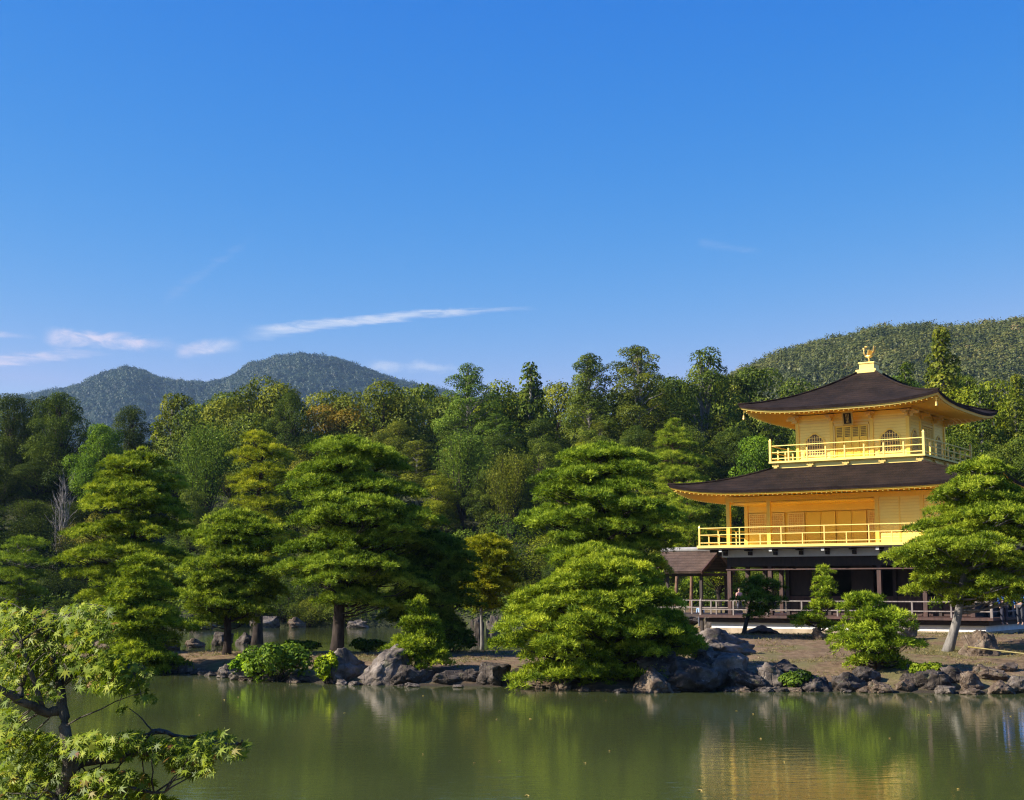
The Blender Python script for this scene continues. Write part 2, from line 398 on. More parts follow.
def crown_mesh(name, rg, blobs, n_, size, up=.35, jit=.75):
    P, D, k, r = blob_points(rg, blobs, n_)
    N = D+np.array([0, 0, up])+rg.normal(0, jit*.6, (n_, 3)); N /= np.linalg.norm(N, axis=1, keepdims=True)
    bt = rg.uniform(.25, .75, len(blobs)); tone = np.clip(bt[k]+rg.normal(0, .16, n_), 0, 1)
    V, F, T = leaf_quads(P, N, size, rg, tone=tone)
    return np_mesh(name, V, F, T)
def limb(mb, a, b, r0, r1, rg, n_=5, sag=.0, wob=.06, sides=6):
    a = np.array(a, float); b = np.array(b, float); L = np.linalg.norm(b-a); pts = []; rad = []
    for i in range(n_+1):
        t = i/n_; p = a+(b-a)*t+np.array([0, 0, sag*L*math.sin(math.pi*t)])
        if 0 < i < n_: p = p+rg.normal(0, wob*L, 3)*np.array([1, 1, .6])
        pts.append(p); rad.append(r0+(r1-r0)*t)
    mb.tube(pts, rad, sides); return pts

# ---- background tree kinds, each about ten metres high, base at the origin
def broadleaf(seed, spread=3.4, n_=40000, size=.068, nb=60, z0=.28, flat=1.0):
    rg = np.random.default_rng(seed); blobs = []; mb = MB()
    limb(mb, (0, 0, -1.0), (rg.normal(0, .2), rg.normal(0, .2), 6.5), .26, .10, rg, 6, wob=.02, sides=7)
    for i in range(nb):
        t = (i+.5)/nb; zz = 10*(z0+(.93-z0)*t); e = math.sin(math.pi*min(.98, .18+.80*t))**.6
        rr = spread*e*math.sqrt(rg.uniform(.05, .85)) if i < nb-1 else 0; an = rg.uniform(0, 6.28)
        s = rg.uniform(.55, 1.2)*(1.1-.30*t)
        c = (rr*math.cos(an), rr*math.sin(an), zz)
        blobs.append((*c, s*1.15, s*1.15, s*.85*flat))
        limb(mb, (0, 0, max(1.5, zz-2.6)), (c[0]*.8, c[1]*.8, zz-.2), .09, .03, rg, 4, wob=.05, sides=5)
    blobs.append((0, 0, 10*(z0+.3), spread*.6, spread*.6, 2.2))
    return crown_mesh('crown', rg, blobs, n_, size), mb
def tallpine(seed, n_=30000, size=.062, spread=2.7, z0=.30):
    rg = np.random.default_rng(seed); blobs = []; mb = MB()
    limb(mb, (0, 0, -1.0), (rg.normal(0, .3), rg.normal(0, .2), 9.6), .22, .05, rg, 8, wob=.008, sides=7)
    nb = 64
    for i in range(nb):
        t = (i+.3)/nb; zz = 10*(z0+(.98-z0)*t); e = (1-t)**.55*(.75+.45*min(1, t*2.2))+.05
        rr = spread*e*rg.uniform(.3, 1.0); an = i*2.4+rg.uniform(-.5, .5); s = rg.uniform(.45, .95)*(1.15-.55*t)
        c = (rr*math.cos(an), rr*math.sin(an), zz); blobs.append((*c, s*1.2, s*1.2, s*.72))
        limb(mb, (0, 0, zz-.9), c, .06, .02, rg, 4, wob=.04, sides=4)
    return crown_mesh('crown', rg, blobs, n_, size, up=.5), mb
def conifer(seed, n_=16000, size=.075, spread=2.0):
    rg = np.random.default_rng(seed); blobs = []; mb = MB()
    limb(mb, (0, 0, -1.0), (0, 0, 9.7), .25, .04, rg, 6, wob=.004, sides=7)
    nb = 60
    for i in range(nb):
        t = (i+.3)/nb; zz = 1.5+8.2*t; rr = spread*(1-t)**.75*rg.uniform(.35, .95)+.05; an = i*2.4+rg.uniform(-.5, .5)
        s = (.85-.5*t)*rg.uniform(.6, 1.15)
        blobs.append((rr*math.cos(an), rr*math.sin(an), zz, s, s, s*.9))
        limb(mb, (0, 0, zz-.2), (rr*math.cos(an), rr*math.sin(an), zz), .05, .02, rg, 3, wob=.03, sides=4)
    return crown_mesh('crown', rg, blobs, n_, size, up=.15), mb
def feathery(seed, n_=16000, spread=3.3):
    rg = np.random.default_rng(seed); mb = MB(); V = []; T = []
    P = []; N = []; tn = []
    for i in range(46):
        an = rg.uniform(0, 6.28); t = rg.random(); rr = spread*math.sqrt(rg.random())*(1-.5*t); b_ = np.array([rr*.45*math.cos(an), rr*.45*math.sin(an), 3+3.2*t])
        e_ = np.array([rr*math.cos(an), rr*math.sin(an), 5.2+4.6*(1-(rr/spread)**2)])
        limb(mb, (0, 0, 1.2), b_, .07, .05, rg, 3, wob=.02, sides=4); limb(mb, b_, e_, .05, .02, rg, 4, wob=.03, sides=4)
        m_ = n_//46; s = rg.random(m_)**.7; p = b_+(e_-b_)*s[:, None]+rg.normal(0, .42, (m_, 3)); P.append(p)
        d = (e_-b_)/np.linalg.norm(e_-b_); N.append(np.cross(d, rnd_dirs(rg, m_))+rg.normal(0, .3, (m_, 3))); tn.append(np.clip(rg.uniform(.35, .75)+rg.normal(0, .15, m_), 0, 1))
    P = np.concatenate(P); N = np.concatenate(N); N /= np.linalg.norm(N, axis=1, keepdims=True)
    limb(mb, (0, 0, -1), (0, 0, 4.5), .2, .12, rg, 4, wob=.01)
    v, f, t = leaf_quads(P, N, .11, rg, .3, np.concatenate(tn)); return np_mesh('crown', v, f, t), mb
def shrubby(seed, n_=11000, size=.085):
    rg = np.random.default_rng(seed); mb = MB(); blobs = []
    for i in range(15):
        an = rg.uniform(0, 6.28); rr = 3.2*math.sqrt(rg.random()); s = rg.uniform(1.1, 2.0); zz = rg.uniform(1.5, 8.0)*(1-.45*rr/3.2)
        blobs.append((rr*math.cos(an), rr*math.sin(an), zz, s, s, s*1.1))
        limb(mb, (rg.normal(0, .2), rg.normal(0, .2), -.6), (rr*.8*math.cos(an), rr*.8*math.sin(an), zz), .12, .03, rg, 4, wob=.04, sides=5)
    blobs.append((0, 0, 3, 2.6, 2.6, 2.6))
    return crown_mesh('foliage', rg, blobs, n_, size), mb
def baretree(seed):
    rg = np.random.default_rng(seed); mb = MB(); tw = MB()
    for i in range(7):
        a = (rg.normal(0, .5), rg.normal(0, .4), -.5); b_ = (a[0]+rg.normal(0, .9), a[1]+rg.normal(0, .5), rg.uniform(6, 10))
        pts = limb(mb, a, b_, .10, .03, rg, 6, wob=.02, sides=5)
        for k in range(2, 7):
            for q in range(7):
                p = pts[k]; e_ = p+np.array([rg.normal(0, .8), rg.normal(0, .6), rg.uniform(.6, 1.9)])
                limb(tw, p, e_, .025, .010, rg, 3, wob=.05, sides=3)
    return tw, mb

LEAFK = {}
def kind(name, res, bark, fol='leaf', cname='crown'):
    cm, mb = res
    tm = bpy.data.meshes.new('trunk'); tm.from_pydata(mb.v, [], mb.f); tm.update(); tm.materials.append(M[bark])
    if isinstance(cm, MB):
        c2 = bpy.data.meshes.new('twigs'); c2.from_pydata(cm.v, [], cm.f); c2.update(); cm = c2; cm.materials.append(M[bark])
    else: cm.materials.append(M[fol])
    LEAFK[name] = (cm, tm, cname)
for i in range(4): kind(f'broad{i}', broadleaf(20+i, 3.3+.25*i), 'bark')
for i in range(2): kind(f'dense{i}', broadleaf(40+i, 3.0, 40000, .062, 70, .12), 'bark')
for i in range(3): kind(f'tall{i}', tallpine(60+i), 'bark_pale')
for i in range(2): kind(f'cedar{i}', conifer(70+i), 'bark_pale')
for i in range(2): kind(f'feather{i}', feathery(80+i), 'bark')
for i in range(3): kind(f'shrub{i}', shrubby(90+i), 'bark', cname='foliage')
kind('bare', baretree(99), 'bark_pale', cname='twigs')
KW = {'broad': 7.6, 'dense': 7.2, 'tall': 5.4, 'cedar': 4.4, 'feather': 7.0, 'shrub': 7.5, 'bare': 4.0}
NAME = {'broad': ('broadleaf_tree', 'tree'), 'dense': ('evergreen_tree', 'tree'), 'tall': ('tall_cypress_tree', 'tree'), 'cedar': ('cedar_tree', 'tree'),
        'feather': ('feathery_tree', 'tree'), 'shrub': ('shrub', 'shrub'), 'bare': ('bare_tree', 'tree')}
def plant(k, px, top, Y, wpx, col, rg, label, group=None, ground=None, minh=1.2):
    base = ''.join(c for c in k if c.isalpha()); P = at(px, top, Y); z0 = gz(P.x, Y) if ground is None else ground
    H = max(minh, P.z-z0); nm, cat = NAME[base]
    o = empty(nm, (P.x, Y, z0), rg.uniform(0, 6.28)); tag(o, label, cat, group)
    wd_ = wpx/1428*Y
    if base in ('broad', 'dense', 'feather', 'shrub'): wd_ = max(wd_, H*.62)
    if base in ('tall', 'cedar'): wd_ = max(wd_, H*.40)
    sxy = wd_/KW[base]; o.scale = (sxy, sxy, H/10)
    cm, tm, cn = LEAFK[k]
    t = link('trunk' if base != 'shrub' else 'stem', tm, None, o)
    c = link(cn, cm, None, o); c.color = (*col, 1)
    return o

# ------------------------------------------------------------------ pines
NEED = 8
def tufts(P, A, L, rg, tone, nn=NEED, wd=.011):
    """bunches of needles: nn thin triangles fanned round axis A"""
    n_ = len(P); T = np.cross(A, rnd_dirs(rg, n_)); T /= np.linalg.norm(T, axis=1, keepdims=True)+1e-9; Bn = np.cross(A, T)
    ph = rg.uniform(0, 6.283, (n_, nn)); th = np.arccos(1-rg.random((n_, nn))*.82)
    D = A[:, None, :]*np.cos(th)[..., None]+(T[:, None, :]*np.cos(ph)[..., None]+Bn[:, None, :]*np.sin(ph)[..., None])*np.sin(th)[..., None]
    Ln = (L*rg.uniform(.7, 1.15, (n_, nn)))[..., None]
    side = np.cross(D, rnd_dirs(rg, n_*nn).reshape(n_, nn, 3)); side /= np.linalg.norm(side, axis=2, keepdims=True)+1e-9
    p0 = P[:, None, :]+D*.012; V = np.stack([p0-side*wd*.5+D*Ln*.15, p0+D*Ln, p0+side*wd+D*Ln*.35], 2).reshape(-1, 3)
    F = np.arange(len(V)).reshape(-1, 3); tn = np.clip(tone[:, None]+rg.normal(0, .05, (n_, nn)), 0, 1)
    return V, F, np.repeat(tn.ravel(), 3)
ENV = {'dome': lambda t: float(np.interp(t, [0, .15, .35, .6, .8, .92, 1], [.62, .86, 1, .98, .88, .76, .60])),
       'spread': lambda t: float(np.interp(t, [0, .15, .35, .6, .8, .93, 1], [.62, .88, 1, .92, .72, .50, .32])),
       'wide': lambda t: float(np.interp(t, [0, .2, .45, .7, .88, 1], [.70, 1, .95, .84, .66, .40])),
       'umbrella': lambda t: (1-max(0, t)**2.6)**.5*(.72+.28*min(1, t*3)),
       'mound': lambda t: (1-t**2.0)**.62*(.80+.20*min(1, t*4)),
       'cone': lambda t: (1-t)**.8+.06,
       'tier': lambda t: float(np.interp(t, [0, .12, .35, .5, .62, .8, .92, 1], [.55, .75, .95, 1, .72, .78, .62, .40])),
       'flat': lambda t: (1-t**3)**.5*(.55+.45*t)}
def pine(px, Y, top, left, right, env='mound', z0=.22, seed=1, label='', group=None, col=(1, 1, 1), base_px=None, lean=0.0, gap=.62,
         pad=1.0, dens=46, tuft=.18, bark='bark', depth=1.0, trunk_r=None, wd=.024, name='pine_tree', ground=None, nn=NEED, limbs=1.0, nod=.0, clump=12, cs=1.0, irr=.6):
    rg = np.random.default_rng(seed)
    cx = at((left+right)/2, 589, Y).x; bx = at(base_px if base_px is not None else px, 589, Y).x
    z_g = gz(bx, Y) if ground is None else ground
    H = at(px, top, Y).z-z_g; Wd = (right-left)/1428*Y; Rr = Wd/2
    off = cx-bx; tx = at(px, 589, Y).x-bx
    o = empty(name, (bx, Y, z_g)); tag(o, label, 'pine tree', group)
    zb = z0*H; mb = MB(); tr = trunk_r or .022*H+.05
    def axis(z):                                   # trunk line
        t = z/H; return np.array([tx*t**.7+math.sin(t*5+seed)*.035*H*(t*(1-t)*2), math.cos(t*4+seed)*.02*H*t+lean*t, z])
    K = 12; tp = [axis(H*.93*i/K) for i in range(K+1)]; tp[0] = tp[0]+np.array([0, 0, -.35])
    mb.tube(tp, [tr*(1.35 if i == 0 else 1)*(1-.82*i/K) for i in range(K+1)], 9)
    P = []; A = []; TN = []
    nl = max(3, int(round((H-zb)/gap)))
    for li in range(nl+1):
        t = li/nl; zc = zb+(H-zb)*t*.97; r_ = Rr*ENV[env](min(t, .985)); cxx = off+(tx-off)*t
        pr0 = max(.32, min(1.0*pad, r_*.46))
        npd = 1 if r_ < .5 else int(max(3, round(2*math.pi*max(.1, r_-pr0*.6)/(pr0*1.75))))
        pads = []
        a0 = rg.uniform(0, 6.28); lx, ly = rg.normal(0, .10*irr*Rr, 2)*(1-.3*t); r_ = r_*rg.uniform(1-.26*irr, 1+.10*irr); bite = rg.uniform(0, 6.28)
        for k in range(npd):
            an = a0+6.283*k/npd+rg.uniform(-.25, .25); q = max(0, r_-pr0*rg.uniform(.75, 1.15)) if r_ >= .5 else 0
            if rg.random() < .12: q *= .6
            if npd > 4 and abs((an-bite+3.1416) % 6.2832-3.1416) < .42: continue
            if rg.random() < .14*irr: q *= rg.uniform(1.08, 1.25)
            pads.append((lx+cxx+q*math.cos(an), ly+q*math.sin(an)*depth, zc+rg.normal(0, gap*.22)-nod*q, pr0*rg.uniform(.75, 1.15), an))
        if r_ > 1.9*pr0:
            for k in range(max(1, int(npd*.45))):
                an = rg.uniform(0, 6.28); q = r_*.35*rg.random(); pads.append((lx+cxx+q*math.cos(an), ly+q*math.sin(an)*depth, zc+gap*.25+rg.normal(0, .08), pr0*rg.uniform(.7, 1.0), an))
        for (x, y, z, pr, an) in pads:
            nc = int(clump*pr*pr)+3; rho = np.sqrt((np.arange(nc)+.5)/nc)*.92; ph = np.arange(nc)*2.39996+rg.uniform(0, 6.28)
            hx = rho*pr*np.cos(ph)+rg.normal(0, .07*pr, nc); hy = rho*pr*np.sin(ph)+rg.normal(0, .07*pr, nc)
            tilt = -.20*(hx*math.cos(an)+hy*math.sin(an))
            cz = z+.22*pr*(1-rho**2)+tilt+rg.normal(0, .07, nc); cr = rg.uniform(.17, .33, nc)*cs
            for q in range(nc):
                m_ = int(dens*.45*(cr[q]/.23)**2)+4; D = rnd_dirs(rg, m_); D[:, 2] = np.where(rg.random(m_) < .86, np.abs(D[:, 2]), D[:, 2]*.5)
                D /= np.linalg.norm(D, axis=1, keepdims=True)
                P.append(np.array([x+hx[q], y+hy[q], cz[q]])+D*cr[q]*np.array([1.2, 1.2, .60])*rg.uniform(.45, 1.0, (m_, 1)))
                A.append(D*np.array([.8, .8, 1])+np.array([0, 0, .45])+rg.normal(0, .2, (m_, 3)))
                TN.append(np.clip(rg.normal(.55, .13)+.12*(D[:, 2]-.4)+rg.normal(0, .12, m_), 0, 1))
            zt = max(zb*.55, min(H*.9, z-.28*math.hypot(x-axis(max(0, z))[0], y))); s_ = axis(zt)
            if limbs > 0 and rg.random() < limbs:
                L_ = math.hypot(x-s_[0], y-s_[1])
                if L_ > .25:
                    pts = limb(mb, s_, (x, y, z-.06), .018*L_+.018, .014, rg, 5, -.05, .045, 6)
                    for q in range(3):
                        e_ = (x+rg.normal(0, pr*.45), y+rg.normal(0, pr*.45), z+.02); limb(mb, pts[3], e_, .016, .008, rg, 3, 0, .05, 4)
    P = np.concatenate(P); A = np.concatenate(A); A /= np.linalg.norm(A, axis=1, keepdims=True)
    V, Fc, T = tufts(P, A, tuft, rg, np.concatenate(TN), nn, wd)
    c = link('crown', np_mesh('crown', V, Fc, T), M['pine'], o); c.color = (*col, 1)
    mb.build('trunk', M[bark], o, smooth=True)
    return o

M['paper'] = plain('shaded_paper_pane', (.10, .075, .045), (.17, .13, .08), .8, 3)  # dark tan pane colour, so the pale grille stands out
# ------------------------------------------------------------------ the golden pavilion
PAV = empty('pavilion', (17.88, 70.055, 0), R(-33.605))
tag(PAV, 'three-storey golden pavilion with two dark curved bark roofs and a bird on top', 'pavilion')
W2, D2, Q3 = 5.85, 4.25, 2.75
def ring(mb, A, B, z0, z1, th):                       # a rectangular band, mitred by butting
    mb.box(-A, A, -B, -B+th, z0, z1); mb.box(-A, A, B-th, B, z0, z1)
    mb.box(-A, -A+th, -B+th, B-th, z0, z1); mb.box(A-th, A, -B+th, B-th, z0, z1)
def hip_roof(A, B, a, b_, z0, z1, lift, curve=1.7, ns=28, nt=16, hip=5.0):
    """concave hipped roof sheet; returns (V,F) and a function for the eave height"""
    def eave(c): return lift*abs(c)**hip
    V = []; F = []
    def side(P0, P1, Q0, Q1):
        base = len(V)
        for j in range(nt+1):
            t = j/nt; zz = z0+(z1-z0)*(t*.55+.45*t**curve) if curve else z0+(z1-z0)*t
            for i in range(ns+1):
                s = i/ns; c = 2*s-1
                x = (P0[0]+(P1[0]-P0[0])*s)*(1-t)+(Q0[0]+(Q1[0]-Q0[0])*s)*t
                y = (P0[1]+(P1[1]-P0[1])*s)*(1-t)+(Q0[1]+(Q1[1]-Q0[1])*s)*t
                V.append((x, y, zz+eave(c)*(1-t)**2.2))
        for j in range(nt):
            for i in range(ns):
                k = base+j*(ns+1)+i; F.append((k, k+1, k+ns+2, k+ns+1))
    cs = [(-A, -B), (A, -B), (A, B), (-A, B)]; ct = [(-a, -b_), (a, -b_), (a, b_), (-a, b_)]
    for k in range(4): side(cs[k], cs[(k+1) % 4], ct[k], ct[(k+1) % 4])
    return V, F, eave
def eave_band(A, B, zt, zb, inset_t, inset_b, eave, ns=28):
    """the edge under the shingles, following the upturned corners"""
    V = []; F = []
    def pts(ins, z):
        r_ = []
        a_, b2 = A-ins, B-ins
        cs = [(-a_, -b2), (a_, -b2), (a_, b2), (-a_, b2)]
        for k in range(4):
            p, q = cs[k], cs[(k+1) % 4]
            for i in range(ns):
                s = i/ns; r_.append((p[0]+(q[0]-p[0])*s, p[1]+(q[1]-p[1])*s, z+eave(2*s-1)))
        return r_
    a1 = pts(inset_t, zt); a2 = pts(inset_b, zb); n_ = len(a1); V = a1+a2
    for i in range(n_): j = (i+1) % n_; F.append((i+n_, j+n_, j, i))
    return V, F
def soffit(A, B, wa, wb, ze, zw, eave, step=.24, th=.07, ns=28):
    """boarded underside with rafters"""
    mb = MB(); V = []; F = []
    cs = [(-A, -B), (A, -B), (A, B), (-A, B)]; ct = [(-wa, -wb), (wa, -wb), (wa, wb), (-wa, wb)]
    for k in range(4):
        p, q, r_, t_ = cs[k], cs[(k+1) % 4], ct[k], ct[(k+1) % 4]; base = len(V)
        for i in range(ns+1):
            s = i/ns; V.append((p[0]+(q[0]-p[0])*s, p[1]+(q[1]-p[1])*s, ze+eave(2*s-1)))
            V.append((r_[0]+(t_[0]-r_[0])*s, r_[1]+(t_[1]-r_[1])*s, zw))
        for i in range(ns): F.append((base+2*i, base+2*i+1, base+2*i+3, base+2*i+2))
        L = math.hypot(q[0]-p[0], q[1]-p[1]); m_ = int(L/step)
        for i in range(m_+1):
            s = i/m_; e0 = Vector((p[0]+(q[0]-p[0])*s, p[1]+(q[1]-p[1])*s, ze+eave(2*s-1)-th*.5))
            d = Vector((-(q[1]-p[1]), q[0]-p[0], 0)).normalized(); dep = (B-wb) if k % 2 == 0 else (A-wa)
            # rafters run square to the wall; near a corner they stop on the hip
            along = min(s, 1-s)*L; ln = min(dep, along+.02)
            if ln < .15: continue
            f = ln/dep; zq = (ze+eave(2*s-1))*(1-f)+zw*f
            e1 = Vector((e0.x+d.x*ln, e0.y+d.y*ln, zq-th*.5)); e0 = e0+d*.03
            mb.bar(e0, e1, th*.8, th)
    mb.add(V, F)
    return mb
def railing(name, A, B, zf, rails, post_step, post_w, mat, corner_h, post_top, sides='FRBL', rw=.05, gap=None):
    """balustrade round a deck: one part, with each corner post a part of it"""
    mb = MB()
    cs = {'F': ((-A, -B), (A, -B)), 'R': ((A, -B), (A, B)), 'B': ((A, B), (-A, B)), 'L': ((-A, B), (-A, -B))}
    for k, s_ in enumerate(sides):
        p, q = cs[s_]; L = math.hypot(q[0]-p[0], q[1]-p[1]); d = ((q[0]-p[0])/L, (q[1]-p[1])/L)
        for zz in rails:
            ex = .10 if zz == rails[-1] else 0
            mb.bar((p[0]+d[0]*(post_w*.5-ex*0), p[1]+d[1]*post_w*.5, zz), (q[0]-d[0]*post_w*.5, q[1]-d[1]*post_w*.5, zz), rw, rw)
        m_ = max(2, round(L/post_step))
        for i in range(1, m_):
            x = p[0]+(q[0]-p[0])*i/m_; y = p[1]+(q[1]-p[1])*i/m_; tp = post_top[i % len(post_top)]
            mb.box(x-post_w*.5, x+post_w*.5, y-post_w*.5, y+post_w*.5, zf, tp)
    o = mb.build(name, mat, PAV)
    cw = post_w*.75
    for (x, y) in [(-A, -B), (A, -B), (A, B), (-A, B)]:
        c = MB(); c.box(x-cw, x+cw, y-cw, y+cw, zf, corner_h-.10)
        c.add([(x-cw*1.25, y-cw*1.25, corner_h-.10), (x+cw*1.25, y-cw*1.25, corner_h-.10), (x+cw*1.25, y+cw*1.25, corner_h-.10), (x-cw*1.25, y+cw*1.25, corner_h-.10), (x, y, corner_h+.03)],
              [(0, 3, 2, 1), (0, 1, 4), (1, 2, 4), (2, 3, 4), (3, 0, 4)])
        c.build('corner_post', mat, o)
    return o

# base: tan stone, white plaster band
b = MB(); b.box(-6.6, 6.6, -5.0, 5.0, .3, 1.34); b.build('stone_base', M['stone'], PAV)
b = MB(); b.box(-6.55, 6.55, -4.95, 4.95, 1.34, 1.60); b.build('plaster_band', M['plaster'], PAV)
b = MB(); b.box(-6.75, 6.75, -5.15, 5.15, 1.62, 1.80); b.build('floor_beam', M['wood_dark'], PAV)
b = MB(); b.box(-7.0, 7.0, -5.4, 5.4, 1.83, 1.95); b.build('first_floor_deck', M['wood_red'], PAV)
railing('first_floor_railing', 6.93, 5.33, 1.95, (2.22, 2.64), 1.75, .07, M['wood_grey'], 2.72, (2.62,), rw=.05)
# ground storey: posts, lintels, bracket zone
px_u = [-5.85, -3.72, 1.65, 3.75, 5.85]; py_v = [-4.25, -2.12, 0, 2.12, 4.25]
pc = [(u, -D2) for u in px_u]+[(u, D2) for u in px_u]+[(-W2, v) for v in py_v[1:4]]+[(W2, v) for v in py_v[1:4]]
for (u, v) in pc:
    b = MB(); b.box(u-.10, u+.10, v-.10, v+.10, 1.95, 4.28); b.build('column', M['wood_red'], PAV, bevel=.012)
for u in (-3.72, -1.6, .55, 1.65, 3.75):
    b = MB(); b.box(u-.09, u+.09, -2.12-.09, -2.12+.09, 1.95, 4.40); b.build('column', M['wood_dark'], PAV)
b = MB(); ring(b, W2+.10, D2+.10, 4.28, 4.74, .20); b.build('lintel', M['wood_dark'], PAV)
b = MB(); ring(b, W2+.14, D2+.14, 4.10, 4.16, .05); ring(b, W2+.12, D2+.12, 4.745, 4.80, .22); b.build('lintel_moulding', M['wood_red'], PAV)
b = MB(); ring(b, W2+.28, D2+.28, 4.72, 5.085, .08); b.build('plaster_frieze', M['plaster'], PAV)
us = [-5.85+i*1.3 for i in range(10)]; vs = [-4.25+i*1.4167 for i in range(7)]
for k, u in enumerate(us):                                             # bracket arms that carry the upper deck
    for s in (-1, 1):
        b = MB(); y = s*(D2+.04); y1 = s*(D2+1.02); a_, c_ = min(y, y1), max(y, y1)
        b.box(u-.06, u+.06, a_, c_, 5.0, 5.09); b.box(u-.05, u+.05, *(sorted((y, s*(D2+.62)))), 4.80, 4.98)
        o = b.build('bracket', M['wood_dark'], PAV)
        if k % 2 == 0:
            e = MB(); e.box(u-.075, u+.075, *(sorted((s*(D2+1.02), s*(D2+1.05)))), 4.97, 5.10); e.build('end_cap', M['plaster'], o)
for k, v in enumerate(vs):
    for s in (-1, 1):
        b = MB(); b.box(*sorted((s*(W2+.04), s*(W2+1.02))), v-.07, v+.07, 4.98, 5.09); b.box(*sorted((s*(W2+.04), s*(W2+.62))), v-.075, v+.075, 4.80, 4.98)
        b.build('bracket', M['wood_dark'], PAV)
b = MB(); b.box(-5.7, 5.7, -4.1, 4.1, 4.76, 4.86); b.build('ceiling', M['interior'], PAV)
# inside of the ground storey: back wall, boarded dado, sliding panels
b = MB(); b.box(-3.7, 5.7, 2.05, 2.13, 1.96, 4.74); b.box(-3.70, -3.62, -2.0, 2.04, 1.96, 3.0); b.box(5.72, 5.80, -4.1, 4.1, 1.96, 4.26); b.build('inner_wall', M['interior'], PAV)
for k, (u0, u1) in enumerate([(-3.62, -1.70), (-1.50, .45), (.65, 1.55), (1.75, 3.65), (3.85, 5.70)]):
    b = MB(); b.box(u0, u1, -2.14, -2.09, 1.96, 2.78)
    n_ = 5
    for i in range(n_+1):
        x = u0+(u1-u0)*i/n_; b.box(max(u0, x-.025), min(u1, x+.025), -2.165, -2.141, 1.98, 2.76)
    b.box(u0, u1, -2.17, -2.142, 2.78, 2.86); b.build('dado_panel', M['wood_red'], PAV)
for k, (u0, u1) in enumerate([(-3.62, -2.5), (-.5, .45), (1.75, 2.9), (3.85, 5.0)]):
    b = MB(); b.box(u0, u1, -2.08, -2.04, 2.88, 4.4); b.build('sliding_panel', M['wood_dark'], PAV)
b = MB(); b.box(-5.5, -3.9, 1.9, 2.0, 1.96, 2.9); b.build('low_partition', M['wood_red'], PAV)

# second storey
b = MB(); b.box(-7.0, 7.0, -5.4, 5.4, 5.10, 5.16); b.build('upper_deck_joists', M['wood_dark'], PAV)
b = MB(); b.box(-7.03, 7.03, -5.43, 5.43, 5.162, 5.29); b.build('upper_deck', M['gold_pale'], PAV)
railing('second_floor_railing', 6.93, 5.33, 5.29, (5.42, 5.80, 6.13), 1.064, .048, M['gold_pale'], 6.24, (6.10, 5.80), rw=.040)
for (u, v) in [(-W2, -D2), (-3.72, -D2), (1.65, -D2), (3.75, -D2), (W2, -D2), (W2, -2.12), (W2, 0), (W2, 2.12), (W2, D2), (-W2, D2), (-W2, -2.12), (-W2, 0), (-W2, 2.12)]:
    b = MB(); b.box(u-.095, u+.095, v-.095, v+.095, 5.29, 7.42); b.build('gold_column', M['gold'], PAV, bevel=.01)
b = MB(); ring(b, W2+.11, D2+.11, 7.42, 7.66, .22); ring(b, W2+.16, D2+.16, 7.70, 7.80, .32); b.build('eave_beam', M['gold'], PAV)
# walls: flush boards on the right of the front, recessed veranda on the left
def wall(nm, x0, x1, y0, y1, z0, z1, mat): q = MB(); q.box(x0, x1, y0, y1, z0, z1); return q.build(nm, mat, PAV)
wall('wall', 1.745, 3.655, -D2-.03, -D2+.03, 5.29, 7.42, M['gold_board']); wall('wall', 3.845, 5.755, -D2-.03, -D2+.03, 5.29, 7.42, M['gold_board'])
for v0, v1 in ((-4.155, -2.215), (-2.025, -.095), (.095, 2.025), (2.215, 4.155)):
    wall('wall', W2-.03, W2+.03, v0, v1, 5.29, 7.42, M['gold_board'])
for v0, v1 in ((-2.025, -.095), (.095, 2.025), (2.215, 4.155)):
    wall('wall', -W2-.03, -W2+.03, v0, v1, 5.29, 7.42, M['gold_board'])
wall('wall', -5.755, 5.755, D2-.03, D2+.03, 5.29, 7.42, M['gold_board'])
wall('wall', 1.62, 1.68, -4.15, -2.15, 5.29, 7.42, M['gold'])
wall('wall', -5.75, 1.60, -2.16, -2.10, 6.98, 7.42, M['gold'])
wall('wall', -5.75, 1.60, -2.11, -2.06, 5.29, 6.97, M['gold_door'])
wall('veranda_ceiling', -5.74, 1.60, -4.13, -2.17, 7.34, 7.40, M['gold'])
def lattice(u0, u1, z0, z1, v, parent, face=-1, step=.11, mat='gold_lattice', back='gold_door', vert=False):
    """a framed grille; v is the plane, face the side it looks to"""
    def bx(mb, a0, a1, d0, d1, z0_, z1_):
        lo, hi = sorted((v+face*d0, v+face*d1))
        if vert: mb.box(lo, hi, a0, a1, z0_, z1_)
        else: mb.box(a0, a1, lo, hi, z0_, z1_)
    fr = MB()
    for a0, a1, c0, c1 in ((u0, u1, z0, z0+.06), (u0, u1, z1-.06, z1), (u0, u0+.06, z0+.06, z1-.06), (u1-.06, u1, z0+.06, z1-.06)): bx(fr, a0, a1, .0, .05, c0, c1)
    o = fr.build('lattice_window', M['gold_pale'], parent)
    g_ = MB(); k = max(2, int((u1-u0)/step)); q = max(2, int((z1-z0)/step))
    for i in range(1, k): x = u0+(u1-u0)*i/k; bx(g_, x-.016, x+.016, .012, .034, z0+.06, z1-.06)
    for i in range(1, q): z = z0+(z1-z0)*i/q; bx(g_, u0+.06, u1-.06, .0345, .046, z-.016, z+.016)
    g_.build('grille', M['gold_pale'], o)
    bk = MB(); bx(bk, u0+.06, u1-.06, -.01, .008, z0+.06, z1-.06); bk.build('backing', M[mat], o)
for (u0, u1) in ((-5.70, -4.75), (-4.70, -3.80), (-3.62, -2.75), (.45, 1.55)):
    lattice(u0, u1, 5.98, 6.93, -2.16, PAV)
    wall('dado_panel', u0, u1, -2.18, -2.12, 5.29, 5.96, M['gold_door'])
